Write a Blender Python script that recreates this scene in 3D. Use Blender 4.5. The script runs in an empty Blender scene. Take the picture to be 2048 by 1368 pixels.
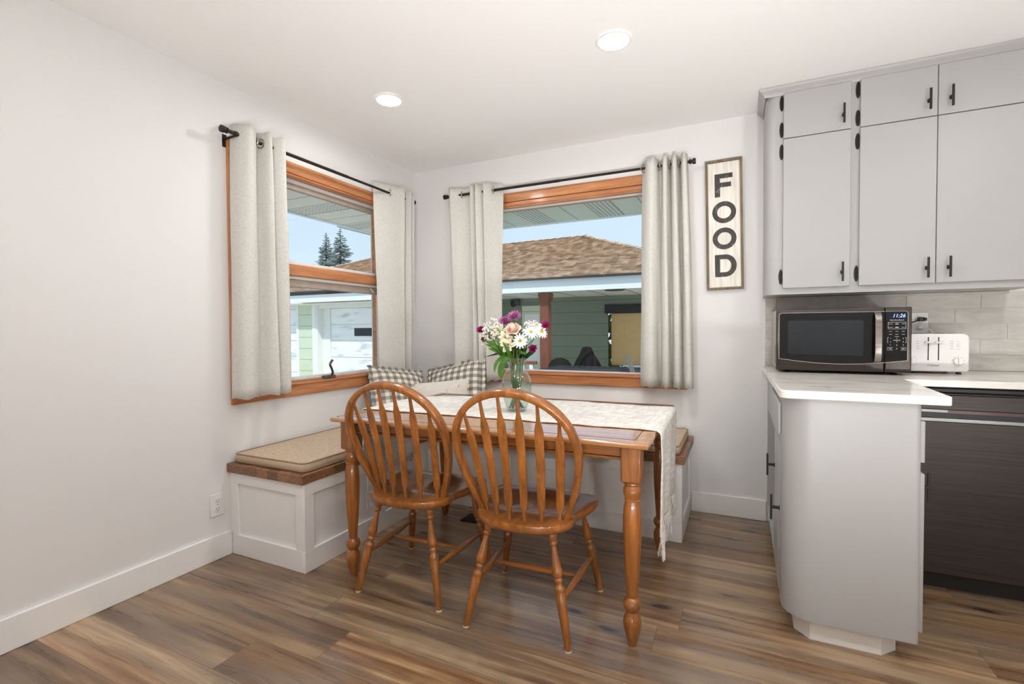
import bpy, bmesh, math, random
from mathutils import Vector, Matrix, Euler
random.seed(7)
PI = math.pi
SC = bpy.context.scene
COL = SC.collection
ORG = {}

# ------------------------------------------------------------------ helpers
def lin(c):
    c /= 255.0
    return c/12.92 if c <= .04045 else ((c+.055)/1.055)**2.4
R_ = math.radians
def S(r, g, b): return (lin(r), lin(g), lin(b), 1.0)

class NT:
    """tiny node-tree helper"""
    def __init__(s, name, rough=.5, spec=.5, metal=0.0):
        s.m = bpy.data.materials.new(name); s.m.use_nodes = True
        s.t = s.m.node_tree; s.t.nodes.clear()
        s.out = s.t.nodes.new('ShaderNodeOutputMaterial')
        s.p = s.t.nodes.new('ShaderNodeBsdfPrincipled')
        s.t.links.new(s.p.outputs[0], s.out.inputs[0])
        s.set('Roughness', rough); s.set('Metallic', metal); s.set('Specular IOR Level', spec)
        s._obj = None
    def set(s, k, v): s.inp(s.p.inputs[k], v)
    def inp(s, sock, v):
        if hasattr(v, 'is_output'): s.t.links.new(v, sock)
        else:
            if isinstance(v, (tuple, list)) and len(v) == 3 and sock.type == 'RGBA': v = (*v, 1)
            sock.default_value = v
    def obj(s):
        if not s._obj: s._obj = s.t.nodes.new('ShaderNodeTexCoord').outputs['Object']
        return s._obj
    def math(s, op, a, b=0.0, c=None):
        n = s.t.nodes.new('ShaderNodeMath'); n.operation = op
        s.inp(n.inputs[0], a); s.inp(n.inputs[1], b)
        if c is not None: s.inp(n.inputs[2], c)
        return n.outputs[0]
    def xyz(s, v=None):
        n = s.t.nodes.new('ShaderNodeSeparateXYZ'); s.inp(n.inputs[0], v or s.obj()); return n.outputs
    def comb(s, x, y, z):
        n = s.t.nodes.new('ShaderNodeCombineXYZ')
        for i, v in enumerate((x, y, z)): s.inp(n.inputs[i], v)
        return n.outputs[0]
    def scale(s, sx, sy, sz, v=None):
        n = s.t.nodes.new('ShaderNodeVectorMath'); n.operation = 'MULTIPLY'
        s.inp(n.inputs[0], v or s.obj()); n.inputs[1].default_value = (sx, sy, sz); return n.outputs[0]
    def noise(s, vec, scale=5, detail=3, rough=.5, dist=0.0):
        n = s.t.nodes.new('ShaderNodeTexNoise'); s.inp(n.inputs['Vector'], vec)
        n.inputs['Scale'].default_value = scale; n.inputs['Detail'].default_value = detail
        n.inputs['Roughness'].default_value = rough; n.inputs['Distortion'].default_value = dist
        return n.outputs[0]
    def white(s, vec):
        n = s.t.nodes.new('ShaderNodeTexWhiteNoise'); n.noise_dimensions = '3D'
        s.inp(n.inputs['Vector'], vec); return n.outputs
    def ramp(s, f, stops, interp='LINEAR'):
        n = s.t.nodes.new('ShaderNodeValToRGB'); e = n.color_ramp.elements; n.color_ramp.interpolation = interp
        while len(e) < len(stops): e.new(.5)
        for el, (p, c) in zip(e, stops): el.position = p; el.color = c if len(c) == 4 else (*c, 1)
        s.inp(n.inputs[0], f); return n.outputs[0]
    def mix(s, f, a, b, mode='MIX'):
        n = s.t.nodes.new('ShaderNodeMix'); n.data_type = 'RGBA'; n.blend_type = mode
        s.inp(n.inputs[0], f); s.inp(n.inputs[6], a); s.inp(n.inputs[7], b); return n.outputs[2]
    def bump(s, h, strength=.2, dist=.01):
        n = s.t.nodes.new('ShaderNodeBump'); n.inputs['Strength'].default_value = strength
        n.inputs['Distance'].default_value = dist; s.inp(n.inputs['Height'], h)
        s.t.links.new(n.outputs[0], s.p.inputs['Normal']); return s

def plain(name, col, rough=.5, metal=0.0, spec=.5, var=.04, nscale=30, bump=0.0, coat=0.0):
    m = NT(name, rough, spec, metal)
    f = m.noise(m.obj(), nscale, 3)
    a = tuple(min(1, c*(1-var)) for c in col[:3]); b = tuple(min(1, c*(1+var)) for c in col[:3])
    m.set('Base Color', m.ramp(f, [(.3, a), (.7, b)]))
    if bump: m.bump(f, bump, .002)
    if coat: m.set('Coat Weight', coat); m.set('Coat Roughness', .12)
    return m.m

def wood(name, dark, light, axis='z', rough=.3, coat=.3, fine=1.0, var=None):
    m = NT(name, rough)
    k = {'x': (1.2, 14, 14), 'y': (14, 1.2, 14), 'z': (14, 14, 1.2)}[axis]
    k2 = {'x': (6, 150, 150), 'y': (150, 6, 150), 'z': (150, 150, 6)}[axis]
    n1 = m.noise(m.scale(*k), 2.2*fine, 4, .6, .6)
    n2 = m.noise(m.scale(*k2), 1.6*fine, 2, .5)
    f = m.math('ADD', m.math('MULTIPLY', n1, .72), m.math('MULTIPLY', n2, .28))
    c = m.ramp(f, [(.32, dark), (.52, tuple((a+b)/2 for a, b in zip(dark, light))), (.68, light)])
    m.set('Base Color', c)
    m.bump(n2, .06, .001)
    if coat: m.set('Coat Weight', coat); m.set('Coat Roughness', .1)
    if coat >= 1: m.set('Coat IOR', 1.9)
    return m.m

class MB:
    def __init__(s): s.v = []; s.f = []; s.mi = []; s.cur = 0
    def add(s, vs, fs):
        o = len(s.v); s.v += [Vector(v) for v in vs]
        for f in fs: s.f.append([i+o for i in f]); s.mi.append(s.cur)
        return s
    def box(s, x0, x1, y0, y1, z0, z1, M=None):
        vs = [Vector((x, y, z)) for z in (z0, z1) for y in (y0, y1) for x in (x0, x1)]
        if M: vs = [M @ v for v in vs]
        return s.add(vs, [(0, 2, 3, 1), (4, 5, 7, 6), (0, 1, 5, 4), (2, 6, 7, 3), (0, 4, 6, 2), (1, 3, 7, 5)])
    def prism(s, poly, z0, z1, M=None):
        n = len(poly)
        vs = [Vector((x, y, z0)) for x, y in poly]+[Vector((x, y, z1)) for x, y in poly]
        if M: vs = [M @ v for v in vs]
        return s.add(vs, [tuple(reversed(range(n))), tuple(range(n, 2*n))]+[(i, (i+1) % n, n+(i+1) % n, n+i) for i in range(n)])
    def lathe(s, prof, n=24, M=None, caps=True):
        vs = []; fs = []
        for r, z in prof:
            for i in range(n): a = 2*PI*i/n; vs.append(Vector((r*math.cos(a), r*math.sin(a), z)))
        for j in range(len(prof)-1):
            for i in range(n):
                k = (i+1) % n; fs.append((j*n+i, j*n+k, (j+1)*n+k, (j+1)*n+i))
        if caps: fs.append(tuple(reversed(range(n)))); fs.append(tuple(range((len(prof)-1)*n, len(prof)*n)))
        if M: vs = [M @ v for v in vs]
        return s.add(vs, fs)
    def turned(s, p0, p1, prof, n=16):
        """lathe profile (t,r) along p0->p1"""
        p0 = Vector(p0); p1 = Vector(p1); d = p1-p0; L = d.length
        M = Matrix.Translation(p0) @ d.to_track_quat('Z', 'Y').to_matrix().to_4x4()
        return s.lathe([(r, t*L) for t, r in prof], n, M)
    def sweep(s, path, prof, up=(0, 0, 1), closed=False, scales=None, caps=True):
        """sweep a closed 2-D profile (a along side, b along up) over the path"""
        P = [Vector(p) for p in path]; n = len(P); k = len(prof); up = Vector(up); vs = []; fs = []
        for i, p in enumerate(P):
            if closed: t = P[(i+1) % n]-P[i-1]
            else: t = P[min(i+1, n-1)]-P[max(i-1, 0)]
            t.normalize(); sd = t.cross(up)
            if sd.length < 1e-4: sd = t.cross(Vector((1, 0, 0)))
            sd.normalize(); u = sd.cross(t)
            sc = scales[i] if scales else 1
            for a, b in prof: vs.append(p+sd*a*sc+u*b*sc)
        for i in range(n if closed else n-1):
            j = (i+1) % n
            for q in range(k):
                r = (q+1) % k; fs.append((i*k+q, i*k+r, j*k+r, j*k+q))
        if caps and not closed: fs.append(tuple(reversed(range(k)))); fs.append(tuple(range((n-1)*k, n*k)))
        return s.add(vs, fs)
    def tube(s, path, r, n=8, closed=False, scales=None):
        return s.sweep(path, [(r*math.cos(2*PI*i/n), r*math.sin(2*PI*i/n)) for i in range(n)], closed=closed, scales=scales)
    def grid(s, fn, nu, nv, closed_u=False):
        vs = [Vector(fn(i/(nu if closed_u else nu-1), j/(nv-1))) for j in range(nv) for i in range(nu)]; fs = []
        for j in range(nv-1):
            for i in range(nu if closed_u else nu-1):
                k = (i+1) % nu; fs.append((j*nu+i, j*nu+k, (j+1)*nu+k, (j+1)*nu+i))
        return s.add(vs, fs)
    def ball(s, c, rx, ry=None, rz=None, n=10, m=7, M=None):
        ry = ry or rx; rz = rz or rx; c = Vector(c)
        prof = [(max(1e-4, math.sin(PI*j/m)), -math.cos(PI*j/m)) for j in range(m+1)]
        MM = Matrix.Translation(c) @ (M or Matrix()) @ Matrix.Diagonal((rx, ry, rz, 1))
        return s.lathe(prof, n, MM)
    def build(s, name, mat, parent=None, bevel=0.0, seg=2, smooth=35, local=False, solid=0.0, sub=0):
        org = Vector((0, 0, 0)) if (parent is None or local) else ORG[parent]
        me = bpy.data.meshes.new(name)
        me.from_pydata([v-org for v in s.v], [], s.f)
        mats = mat if isinstance(mat, (list, tuple)) else [mat]
        for m in mats: me.materials.append(m)
        if len(mats) > 1:
            for p, i in zip(me.polygons, s.mi): p.material_index = i
        bm = bmesh.new(); bm.from_mesh(me); bmesh.ops.recalc_face_normals(bm, faces=bm.faces); bm.to_mesh(me); bm.free()
        if smooth:
            me.shade_smooth(); me.set_sharp_from_angle(angle=math.radians(smooth))
        me.update()
        o = bpy.data.objects.new(name, me); COL.objects.link(o)
        if parent: o.parent = parent
        ORG[o] = org
        if solid:
            md = o.modifiers.new('thick', 'SOLIDIFY'); md.thickness = solid; md.offset = 0
        if sub:
            md = o.modifiers.new('sub', 'SUBSURF'); md.levels = sub; md.render_levels = sub
        if bevel:
            md = o.modifiers.new('bev', 'BEVEL'); md.width = bevel; md.segments = seg; md.limit_method = 'ANGLE'; md.angle_limit = math.radians(40)
            md.harden_normals = False
        return o

def tag(o, label=None, cat=None, group=None, kind=None):
    if label: o['label'] = label
    if cat: o['category'] = cat
    if group: o['group'] = group
    if kind: o['kind'] = kind
    return o
def thing(name, label, cat, loc=(0, 0, 0), rz=0, group=None, kind=None):
    o = bpy.data.objects.new(name, None); COL.objects.link(o); o.empty_display_size = .05
    o.location = loc; o.rotation_euler = (0, 0, rz); ORG[o] = Vector(loc)
    return tag(o, label, cat, group, kind)
def copy_tree(o, parent=None):
    c = o.copy(); COL.objects.link(c); c.parent = parent
    for ch in list(o.children): copy_tree(ch, c)
    return c
def text_mesh(txt, size, name, mat, M, parent, ext=.0006, align='CENTER', shear=0.0, sx=1.0):
    cu = bpy.data.curves.new(name, 'FONT'); cu.body = txt; cu.size = size; cu.extrude = ext
    cu.align_x = align; cu.align_y = 'CENTER'; cu.shear = shear
    t = bpy.data.objects.new('tmp', cu); COL.objects.link(t)
    dg = bpy.context.evaluated_depsgraph_get(); me = bpy.data.meshes.new_from_object(t.evaluated_get(dg))
    bpy.data.objects.remove(t); bpy.data.curves.remove(cu)
    me.transform(Matrix.Translation(-ORG[parent]) @ M @ Matrix.Diagonal((sx, 1, 1, 1)))
    me.materials.clear(); me.materials.append(mat)
    o = bpy.data.objects.new(name, me); COL.objects.link(o); o.parent = parent; ORG[o] = ORG[parent]
    return o
def catmull(pts, n=8):
    P = [Vector(p) for p in pts]; out = []
    for i in range(len(P)-1):
        a = P[max(i-1, 0)]; b = P[i]; c = P[i+1]; d = P[min(i+2, len(P)-1)]
        for k in range(n):
            t = k/n
            out.append(.5*((2*b)+(c-a)*t+(2*a-5*b+4*c-d)*t*t+(3*b-a-3*c+d)*t**3))
    out.append(P[-1]); return out
FACE_Y = Matrix(((1, 0, 0, 0), (0, 0, -1, 0), (0, 1, 0, 0), (0, 0, 0, 1)))      # local xy -> world xz, facing -y

# ------------------------------------------------------------------ materials
M = {}
M['wall'] = plain('wall_paint', (.765, .76, .753), .75, spec=.3, var=.006, nscale=180, bump=.05)
M['ceil'] = plain('ceiling_paint', (.88, .876, .87), .85, spec=.2, var=.006, nscale=160, bump=.05)
M['trim'] = plain('white_trim_paint', (.86, .855, .845), .42, var=.008)
M['cab'] = plain('cabinet_paint', (.40, .398, .392), .4, var=.008, nscale=12)
M['cabin'] = plain('cabinet_inside_paint', (.5, .49, .48), .6, var=.02)
M['white_alu'] = plain('white_window_frame', (.74, .73, .71), .45, var=.03)
M['mauve'] = plain('weathered_sash_paint', S(164, 150, 138), .6, var=.08, nscale=20)
M['bronze'] = plain('oil_rubbed_bronze', S(48, 40, 35), .45, metal=.6, var=.15)
M['crankmetal'] = plain('worn_crank_metal', S(96, 86, 78), .4, metal=.6, var=.2)
M['black'] = plain('black_iron', S(34, 31, 29), .5, metal=.3, var=.1)
M['steel'] = plain('nickel', S(190, 185, 178), .25, metal=1, var=.05)
M['fir_z'] = wood('fir_trim_vertical', S(150, 88, 50), S(212, 146, 96), 'z', .38, .15)
M['fir_x'] = wood('fir_trim_along_back', S(158, 94, 54), S(216, 150, 98), 'x', .38, .15)
M['fir_y'] = wood('fir_trim_along_left', S(158, 94, 54), S(216, 150, 98), 'y', .38, .15)
OAK_D, OAK_L = S(106, 60, 22), S(176, 110, 50)
M['oak_z'] = wood('oak_upright', OAK_D, OAK_L, 'z', .3, .35)
M['oak_x'] = wood('oak_lengthwise', OAK_D, OAK_L, 'x', .3, .35)
M['oak_y'] = wood('oak_crosswise', OAK_D, OAK_L, 'y', .3, .35)
M['oak_top'] = wood('oak_table_top', S(150, 98, 54), S(204, 148, 96), 'x', .14, 1.0)
M['groove'] = plain('dark_inlay_line', S(46, 26, 14), .5)
M['glide'] = plain('white_plastic_glide', S(226, 220, 208), .4)
M['plastic'] = plain('white_plastic', (.78, .775, .76), .3, var=.01)
M['slot'] = plain('dark_slot', S(25, 24, 23), .6)
M['register'] = plain('dark_floor_register', S(38, 32, 28), .45, metal=.4)

def mk_floor():
    m = NT('vinyl_plank_floor', .34, .7)
    X, Y, Z = m.xyz()
    W, L = .178, 1.22
    yy = m.math('DIVIDE', m.math('ADD', Y, 20.03), W)
    row = m.math('FLOOR', yy)
    r1 = m.white(m.comb(row, 3.7, 1.3))[0]
    xx = m.math('DIVIDE', m.math('ADD', m.math('ADD', X, 20.0), m.math('MULTIPLY', r1, L)), L)
    col = m.math('FLOOR', xx)
    idv = m.comb(row, col, 5.5); w = m.white(idv); pid = w[0]
    fx = m.math('FRACT', xx); fy = m.math('FRACT', yy)
    off = m.math('MULTIPLY', pid, 37.0)
    # warped grain coordinates: long streaks along X
    gx = m.math('ADD', X, off); gy = m.math('ADD', Y, m.math('MULTIPLY', off, .31))
    vn = m.t.nodes.new('ShaderNodeTexVoronoi'); vn.voronoi_dimensions = '2D'; vn.feature = 'F1'; vn.inputs['Scale'].default_value = 1.0
    wob = m.noise(m.comb(m.math('MULTIPLY', gx, 9.0), m.math('MULTIPLY', gy, 18.0), 7.0), 1.0, 2)
    m.inp(vn.inputs['Vector'], m.comb(m.math('ADD', m.math('MULTIPLY', gx, 1.5), m.math('MULTIPLY', wob, .08)), m.math('ADD', m.math('MULTIPLY', gy, 4.4), m.math('MULTIPLY', wob, .10)), 0.0))
    dk = vn.outputs['Distance']; kg = m.math('GREATER_THAN', m.white(vn.outputs['Color'])[0], .38)
    halo = m.math('MULTIPLY', kg, m.ramp(dk, [(.0, (1, 1, 1)), (.12, (.55, .55, .55)), (.34, (0, 0, 0))]))
    gy2 = m.math('ADD', gy, m.math('MULTIPLY', halo, .022))                   # grain bends round the knots
    n_big = m.noise(m.comb(m.math('MULTIPLY', gx, 1.0), m.math('MULTIPLY', gy2, 11.0), 0.0), 1.0, 3, .5, .8)
    n_str = m.noise(m.comb(m.math('MULTIPLY', gx, 1.3), m.math('MULTIPLY', gy2, 30.0), 2.0), 1.0, 4, .55, .7)
    n_fine = m.noise(m.comb(m.math('MULTIPLY', gx, 5.0), m.math('MULTIPLY', gy2, 190.0), 4.0), 1.0, 2, .5)
    base = m.ramp(n_big, [(.32, S(78, 56, 38)), (.44, S(128, 98, 72)), (.54, S(158, 130, 98)), (.66, S(202, 178, 142))])
    strk = m.ramp(n_str, [(.32, S(66, 46, 32)), (.46, S(126, 96, 70)), (.56, S(160, 131, 100)), (.70, S(204, 180, 146))])
    c = m.mix(.46, base, strk)
    tint = m.ramp(pid, [(.0, (.72, .66, .61)), (.2, (1.02, .97, .90)), (.4, (.84, .83, .82)), (.6, (1.16, 1.08, .98)), (.8, (.92, .84, .77)), (.92, (1.05, 1.03, 1.0))], 'CONSTANT')
    c = m.mix(1.0, c, tint, 'MULTIPLY')
    gm = m.noise(m.comb(m.math('MULTIPLY', gx, .8), m.math('MULTIPLY', gy, 6.0), 9.0), 1.0, 2)
    c = m.mix(m.math('MULTIPLY', m.ramp(gm, [(.46, (0, 0, 0)), (.66, (1, 1, 1))]), .5), c, S(134, 122, 108))
    c = m.mix(m.math('MULTIPLY', m.math('MULTIPLY', halo, halo), .5), c, S(70, 52, 42))
    core = m.math('MULTIPLY', kg, m.ramp(dk, [(.035, (1, 1, 1)), (.075, (.25, .25, .25)), (.10, (0, 0, 0))]))
    c = m.mix(m.math('MULTIPLY', core, .85), c, S(40, 30, 24))
    c = m.mix(m.math('MULTIPLY', m.ramp(n_fine, [(.48, (0, 0, 0)), (.72, (1, 1, 1))]), .28), c, S(62, 48, 38))
    ey = m.math('LESS_THAN', m.math('MINIMUM', fy, m.math('SUBTRACT', 1.0, fy)), .006)
    ex = m.math('LESS_THAN', m.math('MINIMUM', fx, m.math('SUBTRACT', 1.0, fx)), .0011)
    c = m.mix(m.math('MULTIPLY', m.math('MAXIMUM', ex, ey), .55), c, S(50, 38, 30))
    m.set('Base Color', c)
    m.set('Roughness', m.math('ADD', .22, m.math('MULTIPLY', n_str, .14)))
    m.set('Coat Weight', .22); m.set('Coat IOR', 1.75); m.set('Coat Roughness', .2)
    m.bump(m.math('ADD', m.math('MULTIPLY', n_str, .6), n_fine), .12, .002)
    return m.m
M['floor'] = mk_floor()

def mk_linen():
    m = NT('oatmeal_linen', .9, .2)
    X, Y, Z = m.xyz()
    a = m.noise(m.comb(m.math('MULTIPLY', X, 500), m.math('MULTIPLY', Y, 500), m.math('MULTIPLY', Z, 60)), 1, 2)
    b = m.noise(m.comb(m.math('MULTIPLY', X, 60), m.math('MULTIPLY', Y, 60), m.math('MULTIPLY', Z, 500)), 1, 2)
    f = m.math('MULTIPLY', m.math('ADD', a, b), .5)
    c = m.ramp(f, [(.30, S(210, 207, 200)), (.5, S(226, 224, 218)), (.70, S(237, 236, 231))])
    fl = m.noise(m.comb(m.math('MULTIPLY', X, 160), m.math('MULTIPLY', Y, 160), m.math('MULTIPLY', Z, 70)), 1, 1)
    c = m.mix(m.ramp(fl, [(.67, (0, 0, 0)), (.78, (.22, .22, .22))]), c, S(150, 138, 118))
    m.set('Base Color', c); m.bump(f, .2, .002)
    # a little daylight passes through the cloth
    tr = m.t.nodes.new('ShaderNodeBsdfTranslucent'); m.inp(tr.inputs[0], c)
    mx = m.t.nodes.new('ShaderNodeMixShader'); mx.inputs[0].default_value = .22
    m.t.links.new(m.p.outputs[0], mx.inputs[1]); m.t.links.new(tr.outputs[0], mx.inputs[2]); m.t.links.new(mx.outputs[0], m.out.inputs[0])
    return m.m
M['linen'] = mk_linen()

def weave(name, c0, c1, sc=220, rough=.9, bump=.3):
    m = NT(name, rough, .2)
    X, Y, Z = m.xyz()
    a = m.noise(m.scale(sc, sc*.18, sc), 1, 2); b = m.noise(m.scale(sc*.18, sc, sc), 1, 2)
    f = m.math('MULTIPLY', m.math('ADD', a, b), .5)
    big = m.noise(m.obj(), 6, 3)
    c = m.ramp(f, [(.35, c0), (.65, c1)])
    c = m.mix(m.math('MULTIPLY', big, .18), c, tuple(x*.75 for x in c0[:3]))
    m.set('Base Color', c); m.bump(f, bump, .002); return m.m
M['tan'] = weave('tan_cushion_fabric', S(178, 156, 134), S(208, 190, 168))
M['piping'] = plain('tan_piping', S(150, 122, 96), .85)
M['runner'] = weave('white_cotton_weave', S(206, 201, 194), S(244, 241, 236), 70, .95, .9)
M['lumbar'] = weave('cream_lumbar_cotton', S(218, 211, 200), S(240, 235, 226), 260)

def mk_gingham():
    m = NT('grey_gingham', .9, .2)
    X, Y, Z = m.xyz(); P = .052
    def sq(c): return m.math('LESS_THAN', m.math('FRACT', m.math('DIVIDE', m.math('ADD', c, 5.0), P)), .5)
    f = m.math('MULTIPLY', m.math('ADD', sq(X), sq(Z)), .5)
    c = m.ramp(f, [(0, S(236, 230, 219)), (.4, S(166, 160, 150)), (.8, S(104, 98, 90))], 'CONSTANT')
    n = m.noise(m.obj(), 320, 2)
    c = m.mix(m.math('MULTIPLY', n, .25), c, S(220, 214, 204)); m.set('Base Color', c); m.bump(n, .2, .002); return m.m
M['gingham'] = mk_gingham()

def mk_walnut():
    m = NT('walnut_butcher_block', .4)
    X, Y, Z = m.xyz()
    cell = m.comb(m.math('FLOOR', m.math('DIVIDE', m.math('ADD', X, 9.0), .074)), m.math('FLOOR', m.math('DIVIDE', m.math('ADD', Y, 9.0), .096)), m.math('FLOOR', m.math('DIVIDE', Z, .6)))
    w = m.white(cell)[0]
    n = m.noise(m.scale(40, 40, 160), 1.3, 4, .6, .8)
    c = m.ramp(n, [(.3, S(84, 56, 38)), (.7, S(156, 114, 84))])
    c = m.mix(1.0, c, m.ramp(w, [(0, (.55, .52, .5)), (1, (1.35, 1.28, 1.2))]), 'MULTIPLY')
    m.set('Base Color', c); return m.m
M['walnut'] = mk_walnut()

def mk_quartz():
    m = NT('white_quartz', .16)
    n = m.noise(m.scale(2.2, 9, 4), 1.2, 5, .6, 1.4)
    c = m.ramp(n, [(.36, S(196, 190, 182)), (.45, S(232, 229, 223)), (.7, S(238, 236, 231))])
    m.set('Base Color', c); return m.m
M['quartz'] = mk_quartz()

def mk_tile():
    m = NT('glazed_grey_tile', .18)
    gi = m.t.nodes.new('ShaderNodeNewGeometry').outputs['Random Per Island']
    n = m.noise(m.scale(5, 5, 16), 1.5, 4, .6, .8)
    c = m.ramp(n, [(.3, S(186, 183, 176)), (.7, S(210, 207, 201))])
    c = m.mix(1.0, c, m.ramp(gi, [(0, (.94, .94, .94)), (1, (1.05, 1.05, 1.05))]), 'MULTIPLY')
    m.set('Base Color', c); m.bump(n, .1, .003); return m.m
M['tile'] = mk_tile()
M['grout'] = plain('pale_grout', S(222, 219, 212), .9)

def brushed(name, col, axis='x', rough=.32):
    m = NT(name, rough, .5, .9)
    k = {'x': (3, 300, 300), 'z': (300, 300, 3)}[axis]
    n = m.noise(m.scale(*k), 1, 3)
    m.set('Base Color', m.ramp(n, [(.3, tuple(c*.85 for c in col[:3])), (.7, tuple(c*1.15 for c in col[:3]))]))
    m.bump(n, .03, .001); return m.m
M['blacksteel'] = brushed('black_stainless', S(74, 69, 66), 'x', .3)
M['dwsteel'] = brushed('dark_stainless_door', S(76, 72, 70), 'x', .45)
M['handle_steel'] = brushed('handle_stainless', S(150, 144, 138), 'x', .22)
M['mwside'] = plain('microwave_side_metal', S(176, 172, 166), .35, metal=.6, var=.02)
M['blackglass'] = plain('black_glass', (.006, .006, .007), .04, var=.01)
M['mwwindow'] = plain('tinted_window_glass', (.018, .022, .026), .05, var=.1, nscale=300)
M['blackpl'] = plain('black_plastic', (.012, .012, .012), .4)
M['edge_steel'] = plain('satin_steel_edge', S(150, 150, 150), .4, metal=.9, var=.02)
M['chrome'] = plain('chrome_edge', S(205, 202, 198), .12, metal=1, var=.01)
M['print'] = plain('grey_print', S(190, 190, 188), .5)
M['greyprint'] = plain('dark_grey_print', S(80, 78, 76), .5)
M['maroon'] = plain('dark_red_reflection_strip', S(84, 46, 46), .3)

def mk_emit(name, col, st):
    m = NT(name); e = m.t.nodes.new('ShaderNodeEmission'); e.inputs[0].default_value = (*col, 1); e.inputs[1].default_value = st
    m.t.links.new(e.outputs[0], m.out.inputs[0]); return m.m
M['lens'] = mk_emit('led_lens', (1.0, .988, .972), 200)
M['fill_glow'] = mk_emit('fill_lens_glow', (1.0, .995, .99), 370)
M['display'] = mk_emit('display_digits', (.55, .75, 1.0), 1.6)
M['displayglow'] = plain('display_window', (.004, .006, .03), .15)

def mk_glass(name, tint, ior=1.45):
    m = NT(name)
    tr = m.t.nodes.new('ShaderNodeBsdfTransparent'); tr.inputs[0].default_value = (*tint, 1)
    gl = m.t.nodes.new('ShaderNodeBsdfGlossy'); gl.inputs['Roughness'].default_value = .01
    lw = m.t.nodes.new('ShaderNodeLayerWeight'); lw.inputs[0].default_value = .5
    f0 = ((ior-1)/(ior+1))**2
    fr = m.math('ADD', f0, m.math('MULTIPLY', m.math('POWER', lw.outputs['Facing'], 5.0), 1-f0))
    mx = m.t.nodes.new('ShaderNodeMixShader')
    for a, b in ((fr, 0), (tr.outputs[0], 1), (gl.outputs[0], 2)): m.t.links.new(a, mx.inputs[b])
    m.t.links.new(mx.outputs[0], m.out.inputs[0]); return m.m
M['pane'] = mk_glass('window_glass', (.95, .975, .96), 1.35)
M['vaseglass'] = mk_glass('clear_vase_glass', (.95, .97, .96), 1.75)
M['water'] = mk_glass('vase_water', (.88, .94, .9), 1.2)

def mk_sign():
    m = NT('whitewashed_board', .7)
    n = m.noise(m.scale(60, 60, 5), 1, 4)
    m.set('Base Color', m.ramp(n, [(.3, S(214, 207, 197)), (.6, S(238, 234, 226))])); return m.m
M['signboard'] = mk_sign()
def mk_letter():
    m = NT('worn_black_letter_paint', .6)
    n = m.noise(m.scale(45, 45, 22), 1.2, 5, .7, 1.0)
    m.set('Base Color', m.ramp(n, [(.3, S(44, 42, 40)), (.58, S(62, 60, 57)), (.72, S(150, 146, 140))])); return m.m
M['letter'] = mk_letter()
M['barnwood'] = wood('weathered_frame', S(88, 74, 58), S(150, 132, 108), 'z', .8, 0)

def mk_soffit(name, axis, col):
    m = NT(name, .6)
    c = m.xyz()[0 if axis == 'x' else 1]; o = m.xyz()[1 if axis == 'x' else 0]
    P = .203
    u = m.math('DIVIDE', m.math('ADD', c, 6.0), P); f = m.math('FRACT', u)
    seam = m.math('LESS_THAN', f, .055)
    vent = m.math('LESS_THAN', m.math('FRACT', m.math('DIVIDE', m.math('FLOOR', u), 3.0)), .2)
    sl = m.math('LESS_THAN', m.math('FRACT', m.math('MULTIPLY', c, 30.0)), .5)
    sd = m.math('LESS_THAN', m.math('FRACT', m.math('MULTIPLY', o, 26.0)), .75)
    v = m.math('MULTIPLY', m.math('MULTIPLY', vent, m.math('MULTIPLY', sl, sd)), m.math('GREATER_THAN', f, .12))
    k = m.math('MAXIMUM', m.math('MULTIPLY', seam, .8), m.math('MULTIPLY', v, .85))
    m.set('Base Color', m.mix(k, col, tuple(x*.3 for x in col[:3]))); return m.m
M['soffit_back'] = mk_soffit('sage_soffit_panels', 'x', S(196, 204, 190))
M['soffit_left'] = mk_soffit('cream_soffit_panels', 'y', S(226, 219, 205))
def mk_shingle():
    m = NT('brown_roof_shingles', .9)
    gi = m.t.nodes.new('ShaderNodeNewGeometry').outputs['Random Per Island']
    X, Y, Z = m.xyz()
    tab = m.math('FLOOR', m.math('DIVIDE', m.math('ADD', X, m.math('MULTIPLY', gi, 9.0)), .17))
    w = m.white(m.comb(tab, m.math('MULTIPLY', gi, 91.0), 1.0))[0]
    c = m.ramp(w, [(0, S(172, 148, 128)), (.5, S(204, 180, 158)), (1, S(228, 208, 188))])
    e = m.math('LESS_THAN', m.math('FRACT', m.math('DIVIDE', m.math('ADD', X, m.math('MULTIPLY', gi, 9.0)), .17)), .05)
    c = m.mix(m.math('MULTIPLY', e, .4), c, S(96, 78, 64))
    m.set('Base Color', c); m.bump(m.noise(m.obj(), 40, 3), .3, .02); return m.m
M['shingle'] = mk_shingle()
M['fascia'] = plain('white_fascia', S(226, 232, 236), .5, var=.01)
M['dark_edge'] = plain('dark_drip_edge', S(58, 50, 46), .6)
M['gsoffit'] = plain('garage_soffit', S(214, 212, 204), .6)
def mk_siding(name, col, P):
    m = NT(name, .7)
    Z = m.xyz()[2]
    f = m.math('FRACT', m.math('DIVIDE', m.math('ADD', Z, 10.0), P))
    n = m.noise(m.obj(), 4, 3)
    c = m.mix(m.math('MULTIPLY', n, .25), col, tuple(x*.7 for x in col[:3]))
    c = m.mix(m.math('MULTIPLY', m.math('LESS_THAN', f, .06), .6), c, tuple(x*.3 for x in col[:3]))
    m.set('Base Color', c); m.bump(f, .3, .02); return m.m
M['siding'] = mk_siding('sage_lap_siding', S(200, 210, 186), .41)
M['siding_porch'] = mk_siding('green_lap_siding', S(116, 128, 110), .36)
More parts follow.
